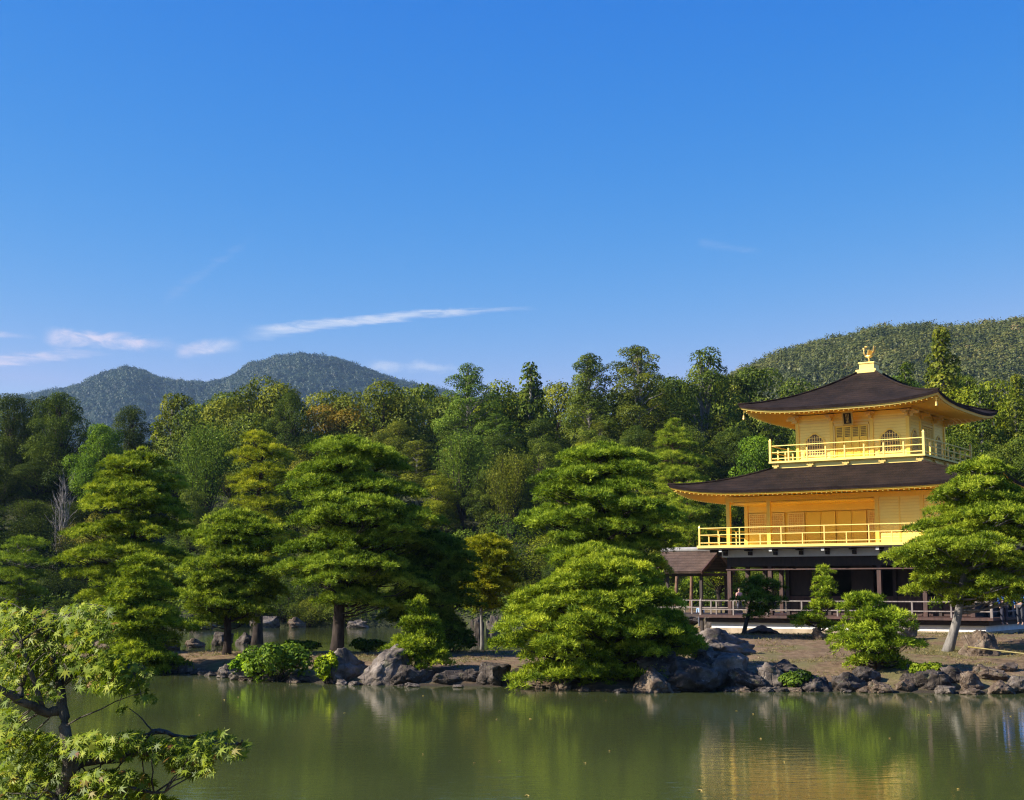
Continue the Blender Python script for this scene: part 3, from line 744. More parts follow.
ed = [-2.70, -1.92, -1.13, -.35, .42]
for i in range(4):
    q = MB(); q.box(ed[i]+.02, ed[i+1]-.02, -2.19-.03*(i % 2), -2.14-.03*(i % 2), 5.31, 6.93)
    for x in (ed[i]+.02, ed[i+1]-.07): q.box(x, x+.05, -2.215-.03*(i % 2), -2.191-.03*(i % 2), 5.31, 6.93)
    q.build('sliding_door', M['gold_door'], PAV)
wall('eave_lining', -5.74, 5.74, -4.13, 4.12, 7.44, 7.48, M['gold'])
# vertical battens on the flush wall
for u in (2.7, 4.8): wall('batten', u-.03, u+.03, -D2-.055, -D2-.031, 5.30, 7.41, M['gold'])

# lower roof
A, B = W2+2.2, D2+2.2
V, F, ev = hip_roof(A, B, 3.75, 3.75, 7.84, 9.02, .42, 1.6)
b = MB(); b.add(V, F); low = b.build('lower_roof', M['shingle'], PAV, smooth=True)
for zt, zb, it, ib, nm, mt in ((7.84, 7.70, 0, .05, 'eave_edge', 'eave'), (7.70, 7.62, .10, .12, 'eave_trim', 'gold')):
    V, F = eave_band(A, B, zt, zb, it, ib, ev); b = MB(); b.add(V, F)
    if nm == 'eave_trim':
        V2, F2 = eave_band(A, B, 7.70, 7.70, .05, .10, ev); b.add(V2, F2)
    b.build(nm, M[mt], low)
soffit(A-.13, B-.13, W2+.0, D2+.0, 7.63, 7.86, ev).build('soffit', M['gold'], low)
def hip_ridges(A, B, a, b_, z0, z1, lift, curve, hip, mat, parent, r=.07):
    for sx, sy in ((-1, -1), (1, -1), (1, 1), (-1, 1)):
        pts = []
        for j in range(13):
            t = j/12; zz = z0+(z1-z0)*(t*.55+.45*t**curve)+lift*(1-t)**2.2
            pts.append((sx*(A*(1-t)+a*t), sy*(B*(1-t)+b_*t), zz+.015))
        q = MB(); q.tube(pts, [r]*13, 6); q.build('hip_ridge', mat, parent, smooth=True)
hip_ridges(A, B, 3.75, 3.75, 7.84, 9.02, .42, 1.6, 5, M['shingle'], low, .06)

# third storey
b = MB(); b.box(-3.62, 3.62, -3.62, 3.62, 8.90, 9.27); b.build('third_floor_skirt', M['gold_pale'], PAV)
b = MB(); b.box(-3.85, 3.85, -3.85, 3.85, 9.273, 9.36); b.build('third_floor_deck', M['gold_pale'], PAV)
b = MB(); ring(b, 3.68, 3.68, 9.22, 9.268, .055); b.build('deck_moulding', M['gold'], PAV)
for k in range(5):
    t = -3.55+k*7.1/4
    for (x, y, dx, dy) in ((t, -3.68, 1, 0), (t, 3.68, 1, 0), (-3.68, t, 0, 1), (3.68, t, 0, 1)):
        if k in (0, 4) and dy: continue
        q = MB()
        q.box(x-(.17 if dx else .055), x+(.17 if dx else .055), y-(.17 if dy else .055), y+(.17 if dy else .055), 9.10, 9.17)
        q.box(x-(.09 if dx else .058), x+(.09 if dx else .058), y-(.09 if dy else .058), y+(.09 if dy else .058), 9.03, 9.10)
        for s in (-.13, 0, .13): q.box(x+dx*s-.035, x+dx*s+.035, y+dy*s-.06 if dx else y+dy*s-.035, y+dy*s+.06 if dx else y+dy*s+.035, 9.17, 9.22)
        q.build('deck_bracket', M['ornament'], PAV)
railing('third_floor_railing', 3.78, 3.78, 9.36, (9.50, 9.80, 10.12), .94, .070, M['gold_pale'], 10.46, (9.98,), rw=.042)
cols3 = [-2.75, -1.0, 1.0, 2.75]
for u in cols3:
    for v in cols3:
        if abs(u) < 2 and abs(v) < 2: continue
        b = MB(); b.box(u-.085, u+.085, v-.085, v+.085, 9.36, 11.42); b.build('gold_column', M['gold'], PAV, bevel=.01)
b = MB(); ring(b, 2.84, 2.84, 11.42, 11.62, .18); ring(b, 3.0, 3.0, 11.66, 11.80, .3); b.build('eave_beam', M['gold'], PAV)
b = MB(); ring(b, 2.80, 2.80, 9.38, 9.50, .09); ring(b, 2.80, 2.80, 11.18, 11.26, .045); b.build('wall_rail', M['gold_pale'], PAV)
def arch(w_, h_, n_=9):
    """bell-shaped window outline, foot at z=0"""
    o = [(-w_*.56, 0), (-w_*.50, h_*.25), (-w_*.49, h_*.58)]
    for i in range(1, n_):
        a = math.pi*(1-i/n_); o.append((w_*.49*math.cos(a), h_*(.58+.34*math.sin(a))+(h_*.08 if i in (n_//2, n_//2+1) else 0)))
    return o+[(w_*.49, h_*.58), (w_*.50, h_*.25), (w_*.56, 0)]
def side3(rot, door=True):
    """one face of the top storey, built facing -y then turned"""
    c, s = math.cos(rot), math.sin(rot)
    def T(p): return (p[0]*c-p[1]*s, p[0]*s+p[1]*c, p[2])
    def place(mb): mb.v = [T(p) for p in mb.v]; return mb
    for u0, u1 in ((-2.665, -1.085), (1.085, 2.665)):
        q = MB(); q.box(u0, u1, -2.77, -2.70, 9.50, 11.42); place(q).build('wall', M['gold_board'], PAV)
        cx = (u0+u1)/2; o = arch(.92, 1.02); z0 = 9.66
        fr = MB(); o2 = arch(1.08, 1.13); n_ = len(o)
        V = [(cx+x, -2.80, z0+z) for x, z in o]+[(cx+x, -2.80, z0-.03+z) for x, z in o2]+[(cx+x, -2.771, z0-.03+z) for x, z in o2]+[(cx+x, -2.771, z0+z) for x, z in o]
        F = []
        for i in range(n_-1):
            F += [(i, i+n_, i+1+n_, i+1), (i+n_, i+2*n_, i+1+2*n_, i+1+n_), (i, i+1, i+1+3*n_, i+3*n_)]
        fr.add(V, F); fo = place(fr).build('arched_window', M['gold'], PAV)
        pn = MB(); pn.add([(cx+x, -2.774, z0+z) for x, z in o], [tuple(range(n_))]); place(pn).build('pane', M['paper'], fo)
        gr = MB()
        for i in range(-3, 4):
            x = i*.125; hh = next((z for xx, z in sorted(o, key=lambda p: abs(p[0]-x))[:1]), 1); hh = 1.02*(.58+.34*math.sqrt(max(0, 1-(x/.46)**2)))
            gr.box(cx+x-.016, cx+x+.016, -2.792, -2.776, z0, z0+hh)
        for z in (.12, .30, .48, .66, .84):
            hw = .45 if z < .6 else .45*math.sqrt(max(0, 1-((z/1.02-.58)/.34)**2))
            gr.box(cx-hw, cx+hw, -2.799, -2.793, z0+z-.014, z0+z+.014)
        place(gr).build('grille', M['gold_pale'], fo)
        q = MB(); q.box(cx-.60, cx+.60, -2.82, -2.772, z0-.075, z0-.032); place(q).build('sill', M['gold'], fo)
    q = MB(); q.box(-.915, .915, -2.74, -2.70, 9.50, 11.42); place(q).build('wall', M['gold'], PAV)
    for x in (-.80, -.40, 0, .40):
        q = MB(); q.box(x+.015, x+.385, -2.785, -2.741, 9.52, 10.42)
        for a0, a1, z0, z1 in ((x+.015, x+.06, 9.52, 10.98), (x+.34, x+.385, 9.52, 10.98), (x+.06, x+.34, 10.93, 10.98), (x+.06, x+.34, 10.40, 10.46)):
            q.box(a0, a1, -2.805, -2.786, z0, z1)
        dr = place(q).build('panel_door', M['gold_door'], PAV)
        g_ = MB()
        for i in range(1, 5): g_.box(x+.06+.056*i-.009, x+.06+.056*i+.009, -2.79, -2.775, 10.46, 10.93)
        for i in range(1, 6): g_.box(x+.06, x+.34, -2.80, -2.791, 10.46+.078*i-.009, 10.46+.078*i+.009)
        place(g_).build('grille', M['gold'], dr)
        g_ = MB(); g_.box(x+.06, x+.34, -2.765, -2.742, 10.46, 10.93); place(g_).build('backing', M['wood_red'], dr)
    q = MB(); q.box(-.86, .86, -2.82, -2.742, 11.02, 11.12); q.box(-.90, -.83, -2.82, -2.742, 9.50, 11.02); q.box(.83, .90, -2.82, -2.742, 9.50, 11.02); place(q).build('door_frame', M['gold_pale'], PAV)
    # bracket clusters under the eave
    for u in cols3:
        q = MB(); q.box(u-.22, u+.22, -3.16, -2.86, 11.50, 11.58); q.box(u-.10, u+.10, -3.30, -2.86, 11.40, 11.50); q.box(u-.07, u+.07, -3.02, -2.86, 11.28, 11.40)
        place(q).build('eave_bracket', M['ornament'], PAV)
for k in range(4): side3(k*math.pi/2)
wall('core_ceiling', -2.6, 2.6, -2.6, 2.6, 11.30, 11.38, M['gold'])
# name tablet, hung tilted below the front eave
tb = MB(); c0 = Vector((0, -3.22, 11.24))
tb.add([(-.26, -3.22, 10.98), (.26, -3.22, 10.98), (.26, -3.36, 11.60), (-.26, -3.36, 11.60), (-.26, -3.16, 10.98), (.26, -3.16, 10.98), (.26, -3.30, 11.60), (-.26, -3.30, 11.60)],
       [(0, 1, 2, 3), (5, 4, 7, 6), (0, 3, 7, 4), (1, 5, 6, 2), (0, 4, 5, 1), (3, 2, 6, 7)])
tab = tb.build('name_tablet', M['ornament'], PAV)
q = MB(); q.add([(-.19, -3.238, 11.04), (.19, -3.238, 11.04), (.19, -3.356, 11.54), (-.19, -3.356, 11.54)], [(0, 1, 2, 3)]); q.build('tablet_face', M['interior'], tab)
q = MB()
for (x, f0, f1, w_) in ((0, .08, .92, .03), (-.07, .66, .92, .02), (.07, .66, .92, .02), (-.06, .38, .60, .02), (.06, .38, .60, .02), (-.06, .08, .30, .02), (.06, .08, .30, .02)):
    def pp(f): return Vector((x, -3.238-.118*f-.008, 11.04+.50*f))
    q.bar(pp(f0), pp(f1), w_, .008)
q.build('characters', M['ornament'], tab)

# upper roof
A = B = 4.92
V, F, ev = hip_roof(A, B, .42, .42, 11.80, 13.93, .34, 2.0, 28, 20, 3.6)
b = MB(); b.add(V, F); up = b.build('upper_roof', M['shingle'], PAV, smooth=True)
for zt, zb, it, ib, nm, mt in ((11.80, 11.66, 0, .04, 'eave_edge', 'eave'), (11.66, 11.56, .09, .12, 'eave_trim', 'gold_pale')):
    V, F = eave_band(A, B, zt, zb, it, ib, ev); b = MB(); b.add(V, F)
    if nm == 'eave_trim':
        V2, F2 = eave_band(A, B, 11.66, 11.66, .04, .09, ev); b.add(V2, F2)
    b.build(nm, M[mt], up)
soffit(A-.13, B-.13, 2.85, 2.85, 11.57, 11.84, ev).build('soffit', M['gold'], up)
hip_ridges(A, B, .42, .42, 11.80, 13.93, .34, 2.0, 3.6, M['shingle'], up, .06)
for sx, sy in ((-1, -1), (1, -1), (1, 1), (-1, 1)):                    # wind bells at the corners
    q = MB(); x, y = sx*4.72, sy*4.72; q.tube([(x, y, 11.86), (x, y, 11.62)], [.008, .008], 5)
    q.tube([(x, y, 11.62), (x, y, 11.58), (x, y, 11.46), (x, y, 11.42)], [.02, .05, .06, .075], 10); q.build('wind_bell', M['ornament'], up)
b = MB(); b.box(-.52, .52, -.52, .52, 13.86, 14.04); b.box(-.38, .38, -.38, .38, 14.043, 14.34); b.box(-.42, .42, -.42, .42, 14.343, 14.42)
b.build('roof_pedestal', M['gold_pale'], PAV, bevel=.012)
# bronze-gilt bird: facing left of the picture
q = MB()
q.tube([(-.20, 0, 14.80), (-.12, 0, 14.76), (.02, 0, 14.74), (.16, 0, 14.80), (.26, 0, 14.90)], [.03, .08, .10, .08, .04], 9)
q.tube([(-.13, 0, 14.80), (-.24, 0, 14.92), (-.24, 0, 15.06), (-.20, 0, 15.15)], [.07, .042, .032, .042], 8)
q.tube([(-.20, 0, 15.15), (-.26, 0, 15.16), (-.36, 0, 15.12)], [.052, .04, .006], 7)
for i in range(3): q.tube([(-.20+.03*i, 0, 15.17), (-.18+.05*i, 0, 15.26), (-.12+.06*i, 0, 15.30)], [.016, .013, .005], 5)
for y in (-.07, .07): q.tube([(0, y, 14.72), (.02, y, 14.56), (-.01, y, 14.425)], [.035, .022, .022], 6); q.box(-.08, .06, y-.03, y+.03, 14.422, 14.445)
bird = q.build('bird_finial', M['ornament'], PAV, smooth=True)
for s in (-1, 1):
    q = MB()
    for i in range(5):
        a = R(62+i*10); q.bar((-.02+.04*i, s*.08, 14.80), (.04+.05*i, s*(.12+.035*i), 14.84+.26*math.sin(a)-.03*i), .07, .02)
    q.build('wing', M['ornament'], bird)
q = MB()
for i in range(4):
    a = R(52+i*9); y = (-1)**i*.02*i
    q.tube([(.22, y*.3, 14.86), (.25+.10*math.cos(a), y, 14.90+.12*math.sin(a)), (.27+.14*math.cos(a), y*1.6, 14.92+.26*math.sin(a)), (.30+.16*math.cos(a), y*2, 14.92+.34*math.sin(a))], [.03, .035, .03, .010], 6)
q.build('tail', M['ornament'], bird)

# small fishing pavilion on the left flank
FP = empty('fishing_pavilion', (17.88, 70.055, 0), R(-33.605))
tag(FP, 'small open pavilion with a brown bark gable roof left of the golden pavilion', 'pavilion')
x0, x1, yc, hd, ze, zr = -12.9, -8.55, .2, 2.0, 4.12, 5.22
V = []; F = []; nj = 8
for s in (-1, 1):
    base = len(V)
    for j in range(nj+1):
        t = j/nj; z = ze+(zr-ze)*(t*.7+.3*t*t); y = yc+s*hd*(1-t); xl = x0+1.15*t*(1 if t < 1 else 1)
        V += [(xl, y, z), (x1, y, z)]
    for j in range(nj): k = base+2*j; F.append((k, k+1, k+3, k+2))
base = len(V)
for j in range(nj+1):
    t = j/nj; z = ze+(zr-ze)*(t*.7+.3*t*t); V += [(x0+1.15*t, yc-hd*(1-t), z), (x0+1.15*t, yc+hd*(1-t), z)]
for j in range(nj): k = base+2*j; F.append((k, k+2, k+3, k+1))
b = MB(); b.add(V, F); fr = b.build('roof', M['shingle_brown'], FP)
md = fr.modifiers.new('solid', 'SOLIDIFY'); md.thickness = .14; md.offset = -1
b = MB(); b.tube([(x0+1.0, yc, zr+.06), (x1+.05, yc, zr+.06)], [.13, .13], 10); b.build('ridge', M['plaster_grey'], fr)
for s in (-1, 1):
    b = MB(); b.bar((x1-.03, yc+s*hd, ze-.10), (x1-.03, yc, zr-.14), .07, .16); b.build('barge_board', M['wood_red'], fr)
b = MB(); ring(b, .001, .001, 3, 3.001, .0005); b = MB()
b.box(x0+.5, x1-.2, yc-1.55, yc-1.43, 3.88, 4.02); b.box(x0+.5, x1-.2, yc+1.43, yc+1.55, 3.88, 4.02); b.box(x0+.5, x0+.62, yc-1.42, yc+1.42, 3.88, 4.02); b.box(x1-.32, x1-.2, yc-1.42, yc+1.42, 3.88, 4.02)
b.build('beam', M['wood_dark'], FP)
for x in (x0+.56, x1-.3):
    for s in (-1, 1):
        b = MB(); b.box(x-.07, x+.07, yc+s*1.49-.07, yc+s*1.49+.07, -.6, 3.88); b.build('post', M['wood_dark'], FP)
b = MB(); b.box(x0+.3, -7.02, yc-1.8, yc+1.8, 1.80, 1.93); b.build('deck', M['wood_dark'], FP)
b = MB()
for zz in (2.25, 2.62):
    b.bar((x0+.35, yc-1.75, zz), (-7.05, yc-1.75, zz), .05, .05); b.bar((x0+.35, yc+1.75, zz), (-7.05, yc+1.75, zz), .05, .05); b.bar((x0+.35, yc-1.72, zz), (x0+.35, yc+1.72, zz), .05, .05)
for i in range(6):
    x = x0+.35+i*(-7.1-x0-.35)/5
    for s in (-1, 1): b.box(x-.035, x+.035, yc+s*1.75-.035, yc+s*1.75+.035, 1.93, 2.60)
b.build('railing', M['wood_grey'], FP)
# ------------------------------------------------------------------ wooded ridges (uncountable: stuff)
def wood(name, region, n_, size, quads, leafs, seed, stops, ridges):
    """one mesh of small crowns scattered over a ridge"""
    rg = np.random.default_rng(seed)
    pr = []
    for k in range(6):                                   # crown shapes
        m_ = quads; D = rnd_dirs(rg, m_); D[:, 2] = np.abs(D[:, 2])*1.0-.15*(rg.random(m_) < .3)
        lump = 1+.22*np.sin(D[:, 0]*5+k)*np.cos(D[:, 1]*4+k*2)
        P = D*lump[:, None]*np.array([1, 1, [.9, 1.0, 1.5, .8, 1.1, .95][k]])*rg.uniform(.82, 1.06, (m_, 1))
        N = D+rg.normal(0, .35, (m_, 3)); N /= np.linalg.norm(N, axis=1, keepdims=True)
        v, f, _ = leaf_quads(P, N, leafs, rg, tone=np.zeros(m_)); pr.append(v)
    x0, x1, y0, y1 = region
    X = rg.uniform(x0, x1, n_*5); Y = rg.uniform(y0, y1, n_*5)
    pxs = X/Y*1428+512; keep = ridges(X, Y, pxs); X, Y = X[keep][:n_], Y[keep][:n_]
    Z = gh(X, Y); VV = []; TT = []
    k = rg.integers(0, 6, len(X)); s = size*rg.uniform(.65, 1.45, len(X)); tone = np.clip(.45+.9*(fbm(X/60+seed, Y/60, 3)-.47)+rg.normal(0, .14, len(X)), 0, 1)
    for i in range(len(X)):
        VV.append(pr[k[i]]*s[i]+np.array([X[i], Y[i], Z[i]+s[i]*.35])); TT.append(np.clip(tone[i]+rg.normal(0, .07, quads), 0, 1))
    V = np.concatenate(VV); T = np.repeat(np.concatenate(TT), 4); F = np.arange(len(V)).reshape(-1, 4)
    o = link(name, np_mesh(name, V, F, T), foliage(name+'_leaves', stops, .15), None)
    return o
o = wood('hill_forest', (-1500, 200, 1750, 2950), 14000, 6.8, 90, .20, 5, [(0, (.012, .022, .020)), (.45, (.026, .048, .030)), (.75, (.050, .076, .040)), (1, (.10, .085, .055))],  # leaf stops tinted bluish, distance haze put into the colour
         lambda X, Y, p: (p > -90) & (p < 540) & (Y > 2800-.62*1300) & (Y < 2900))
tag(o, 'blue-green wooded hills far off on the left skyline', 'forest', kind='stuff')
o = wood('ridge_forest', (60, 620, 420, 860), 16000, 3.5, 150, .16, 6, [(0, (.024, .034, .006)), (.35, (.085, .100, .018)), (.68, (.165, .155, .03)), (1, (.28, .17, .07))],
         lambda X, Y, p: (p > 560) & (p < 1480) & (Y < 800))
tag(o, 'wooded green ridge rising behind the golden pavilion on the right', 'forest', kind='stuff')

# ------------------------------------------------------------------ background forest, tree by tree
rg = np.random.default_rng(11)
used_labels = {}
DD = (.38, .45, .42); DK = (.60, .70, .62); MD = (.95, 1, .9); OL = (1.15, 1.05, .85); BR = (1.15, 1.5, .75); GY = (1.0, 1.22, 1.2); BN = (1.30, 1.02, .85); YL = (1.5, 1.4, .6); RD = (1.55, .9, .8)  # the first tint puts shade into the leaf colour
TN = {'DD': 'very dark', 'DK': 'dark green', 'MD': 'mid-green', 'OL': 'olive-green', 'BR': 'bright green', 'GY': 'grey-green', 'BN': 'brownish', 'YL': 'yellow-green', 'RD': 'reddish-brown'}
TV = dict(DD=DD, DK=DK, MD=MD, OL=OL, BR=BR, GY=GY, BN=BN, YL=YL, RD=RD)
G_B = 'trees of the forest behind the pond'
hero = [  # kind, px, top, depth, width px, tone, label
 ('dense0', 14, 392, 152, 84, 'DD', 'dark olive rounded evergreen at the far left edge of the forest skyline'),
 ('dense1', 62, 389, 148, 88, 'DK', 'broad olive-brown evergreen on the left skyline, second from the frame edge'),
 ('broad0', 101, 421, 140, 48, 'BR', 'small bright green tree standing out against dark evergreens at the upper left'),
 ('dense0', 133, 404, 160, 62, 'DD', 'dark brownish evergreen just right of the small bright green tree'),
 ('feather0', 208, 424, 138, 64, 'GY', 'soft grey-green feathery tree above the leftmost tiered pine'),
 ('tall0', 178, 392, 176, 46, 'OL', 'thin olive tree on the skyline below the gap between the two far hills'),
 ('broad1', 224, 386, 172, 60, 'MD', 'rounded green tree on the skyline left of the tallest left-hand crown'),
 ('broad2', 264, 374, 168, 66, 'OL', 'tall rounded tree below the left slope of the larger far hill'),
 ('dense1', 290, 391, 158, 46, 'DK', 'dark blue-green evergreen below the summit of the larger far hill'),
 ('broad3', 336, 388, 176, 58, 'OL', 'olive tree on the skyline below the right slope of the larger far hill'),
 ('dense0', 384, 379, 170, 56, 'OL', 'dense olive tree on the skyline above the main pine crown'),
 ('broad1', 425, 377, 178, 52, 'MD', 'green tree on the skyline where the far hill meets the forest'),
 ('tall1', 469, 364, 158, 74, 'GY', 'tall grey-green cypress with a pale bare trunk left of the skyline middle'),
 ('broad2', 500, 378, 176, 56, 'YL', 'yellowish tree right of the left-hand pale-trunked cypress'),
 ('cedar0', 531, 360, 172, 52, 'MD', 'pointed green conifer on the skyline at the picture middle'),
 ('broad3', 557, 380, 182, 44, 'OL', 'low olive tree between the pointed conifer and the pair of tall cypresses'),
 ('tall2', 589, 353, 158, 70, 'MD', 'tall cypress with a pale trunk, left one of the pair on the skyline'),
 ('tall0', 637, 344, 158, 84, 'OL', 'tallest pale-trunked cypress of the middle skyline'),
 ('tall1', 706, 349, 160, 80, 'MD', 'broad tall cypress with a pale trunk just left of the pavilion roofs'),
 ('broad0', 671, 372, 176, 50, 'DK', 'dark tree in the dip between the two tallest skyline cypresses'),
 ('broad1', 748, 361, 180, 60, 'DK', 'dark green tree on the skyline at the left tip of the upper roof'),
 ('broad2', 796, 376, 176, 66, 'MD', 'rounded green tree behind the left slope of the upper roof'),
 ('cedar1', 940, 324, 128, 62, 'OL', 'tallest dark cedar rising behind the right slope of the upper roof'),
 ('cedar0', 905, 360, 134, 56, 'DK', 'dark cedar between the gilded bird and the tallest right-hand cedar'),
 ('broad3', 981, 380, 126, 58, 'YL', 'yellow-green tree right of the tallest cedar'),
 ('cedar1', 1016, 372, 132, 52, 'OL', 'olive cedar at the right edge of the frame above the pavilion eave'),
 ('tall2', 962, 372, 140, 50, 'DK', 'dark slender cypress just behind the tallest right-hand cedar'),
 ('tall0', 860, 372, 150, 66, 'DK', 'dark cypress behind the top of the upper roof'),
 ('bare', 62, 470, 134, 34, 'GY', 'bare grey-twigged tree at the left in front of dark evergreens'),
 ('shrub0', 92, 478, 133, 60, 'BN', 'pale brownish bush right of the bare grey tree'),
 ('shrub1', 34, 520, 130, 120, 'DD', 'low dark thicket at the left edge on the far shore'),
 ('feather1', 462, 432, 142, 80, 'GY', 'soft pale green feathery tree below the left pale-trunked cypress'),
 ('feather0', 512, 452, 136, 72, 'OL', 'olive feathery tree left of the tall island pine'),
 ('shrub2', 494, 498, 130, 76, 'GY', 'blue-green bush behind the yellow pine'),
 ('broad0', 760, 432, 128, 66, 'BR', 'bright green tree peeping over the left end of the lower roof'),
 ('broad2', 718, 500, 104, 60, 'YL', 'yellow-green tree seen below the lower roof left of the gold railing'),
 ('broad3', 585, 440, 140, 60, 'YL', 'yellow-leaved tree above the tall island pine'),
 ('shrub2', 302, 424, 142, 50, 'BN', 'reddish-brown bush above the pale pine behind the island'),
 ('broad1', 430, 540, 128, 60, 'YL', 'autumn-tinted small tree between the main pine and the yellow pine'),
]
for (k, px, top, Y, w_, tn, lab) in hero:
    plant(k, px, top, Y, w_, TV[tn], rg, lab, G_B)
SKY = [(-60, 396), (0, 396), (60, 394), (100, 424), (150, 408), (200, 398), (265, 384), (330, 394), (400, 388), (440, 386), (470, 380), (530, 374), (560, 386), (590, 372), (635, 366), (665, 374), (705, 368), (750, 372), (800, 384), (860, 380), (900, 372), (940, 350), (975, 382), (1100, 380)]
sx_, sy_ = zip(*SKY)
where = [(-20, 'beyond the left edge'), (40, 'at the left edge'), (110, 'above the far-left pine'), (180, 'above the leftmost tiered pine'), (250, 'above the rounded pine'), (320, 'over the main pine left'),
         (390, 'over the main pine right'), (450, 'beside the main pine crown'), (510, 'above the yellow pine'), (570, 'over the tall pine left'), (630, 'over the tall pine right'),
         (690, 'beside the lower roof tip'), (760, 'behind the lower roof left'), (830, 'behind the upper roof left'), (900, 'behind the upper roof right'), (960, 'right of the top storey'), (1040, 'at the right edge'), (2000, 'beyond the right edge')]
rows = [(124, 186, 36, ('shrub', 'shrub', 'shrub', 'feather'), 46, 'at the far water edge'), (128, 156, 46, ('shrub', 'shrub', 'feather', 'broad'), 50, 'in the second row'),
        (131, 128, 60, ('shrub', 'shrub', 'broad', 'feather', 'shrub'), 58, 'in the front row'), (138, 96, 58, ('shrub', 'broad', 'feather', 'broad', 'dense'), 62, 'in the third row'),
        (147, 66, 56, ('broad', 'dense', 'broad', 'feather', 'tall'), 62, 'halfway up'), (159, 38, 60, ('broad', 'dense', 'tall', 'broad', 'cedar'), 60, 'in the upper wood'), (176, 12, 62, ('broad', 'dense', 'tall', 'cedar'), 60, 'below the skyline')]
cnt = {'broad': 4, 'dense': 2, 'tall': 3, 'cedar': 2, 'feather': 2, 'shrub': 3}
KN = {'broad': 'rounded tree', 'dense': 'dense evergreen', 'tall': 'slender cypress', 'cedar': 'pointed cedar', 'feather': 'feathery tree', 'shrub': 'leafy bush'}
pend = []
for (Y, dpx, step, kinds, wpx, rowname) in rows:
    px = -110+rg.uniform(0, 30)
    while px < 1150:
        if 700 < px and Y < 140: px += step; continue
        base = kinds[rg.integers(len(kinds))]; yy = Y+rg.uniform(-4, 4); top = float(np.interp(px, sx_, sy_))+dpx+rg.uniform(-14, 16)
        if px < 130 and rowname != 'x': tn = rg.choice(['DD', 'DD', 'DK'])  # far-left trees get darker leaf colour in place of cast shade
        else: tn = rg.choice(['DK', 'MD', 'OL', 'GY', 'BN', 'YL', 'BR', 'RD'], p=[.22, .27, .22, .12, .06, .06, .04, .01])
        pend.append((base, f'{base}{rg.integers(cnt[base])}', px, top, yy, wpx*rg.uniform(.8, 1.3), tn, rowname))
        px += step*.86*rg.uniform(.75, 1.2)
for (base, lo, hi, Y, top, n_) in [('tall', 790, 1060, 112, 430, 6), ('cedar', 880, 1070, 120, 392, 5), ('broad', 900, 1070, 108, 440, 5), ('broad', 740, 1060, 100, 520, 7), ('dense', 700, 1060, 116, 470, 6)]:
    for i in range(n_):
        px = lo+(hi-lo)*(i+.5)/n_+rg.uniform(-12, 12); yy = Y+rg.uniform(-3, 3); x = at(px, 589, yy).x
        pend.append((base, f'{base}{rg.integers(cnt[base])}', px, top+rg.uniform(-14, 14), yy, rg.uniform(48, 70), rg.choice(['DK', 'MD', 'OL', 'DK']), 'close behind the pavilion'))
byl = {}
for q in pend:
    wh = next(t for lim, t in where if q[2] < lim)
    byl.setdefault((TN[q[6]], KN[q[0]], q[7], wh), []).append(q)
for (tn, kn, rn, wh), L in byl.items():
    L.sort(key=lambda q: q[2])
    for i, q in enumerate(L):
        pre = '' if len(L) == 1 else (['left-hand ', 'right-hand '][i] if len(L) == 2 else ['leftmost ', 'middle ', 'rightmost '][i] if len(L) == 3 else ['first ', 'second ', 'third ', 'fourth ', 'fifth ', 'sixth '][min(i, 5)])
        plant(q[1], q[2], q[3], q[4], q[5], TV[q[6]], rg, f'{pre}{tn} {kn} {rn} {wh}'.strip(), G_B)
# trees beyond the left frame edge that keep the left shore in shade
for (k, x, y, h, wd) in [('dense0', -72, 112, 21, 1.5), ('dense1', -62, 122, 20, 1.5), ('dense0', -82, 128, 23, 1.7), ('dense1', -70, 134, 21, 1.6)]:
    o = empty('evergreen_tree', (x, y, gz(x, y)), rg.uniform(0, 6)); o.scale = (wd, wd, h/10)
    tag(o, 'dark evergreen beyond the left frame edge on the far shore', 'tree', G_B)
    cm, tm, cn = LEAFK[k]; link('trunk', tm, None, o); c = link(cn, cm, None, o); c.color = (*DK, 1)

# far pines and the pines behind the island
G_P = 'pruned pines around the pond'
pine(676, 112, 421, 638, 716, 'umbrella', .42, 201, 'small bright pine with an orange trunk on the far bank left of the lower roof', G_P, (1.1, 1.05, .9), gap=1.0, pad=1.25, dens=20, tuft=.26, bark='bark_red', wd=.022, trunk_r=.16)
pine(690, 104, 470, 655, 735, 'umbrella', .40, 202, 'low bright pine on the far bank just under the orange-trunked one', G_P, (1.1, 1.05, .9), gap=1.0, pad=1.2, dens=20, tuft=.26, bark='bark_red', wd=.022, ground=1.2, trunk_r=.14)
pine(258, 84, 438, 206, 306, 'tier', .20, 203, 'pale yellowish tiered pine behind the gap left of the main pine', G_P, (1.35, 1.12, .8), gap=.95, pad=1.2, dens=24, tuft=.22, wd=.018, ground=-.2)
pine(484, 67, 543, 446, 524, 'dome', .40, 204, 'small golden-yellow pine with a thin pale trunk right of the main pine', G_P, (1.35, 1.05, .6), base_px=482, gap=.50, dens=44, bark='bark_pale', trunk_r=.09, ground=.5, irr=.2)
pine(18, 78, 545, -34, 66, 'tier', .15, 205, 'pale-barked tiered pine at the far left edge behind the maple', G_P, (.85, .9, 1), gap=.8, pad=1.1, dens=30, tuft=.19, bark='bark_pale', wd=.015)

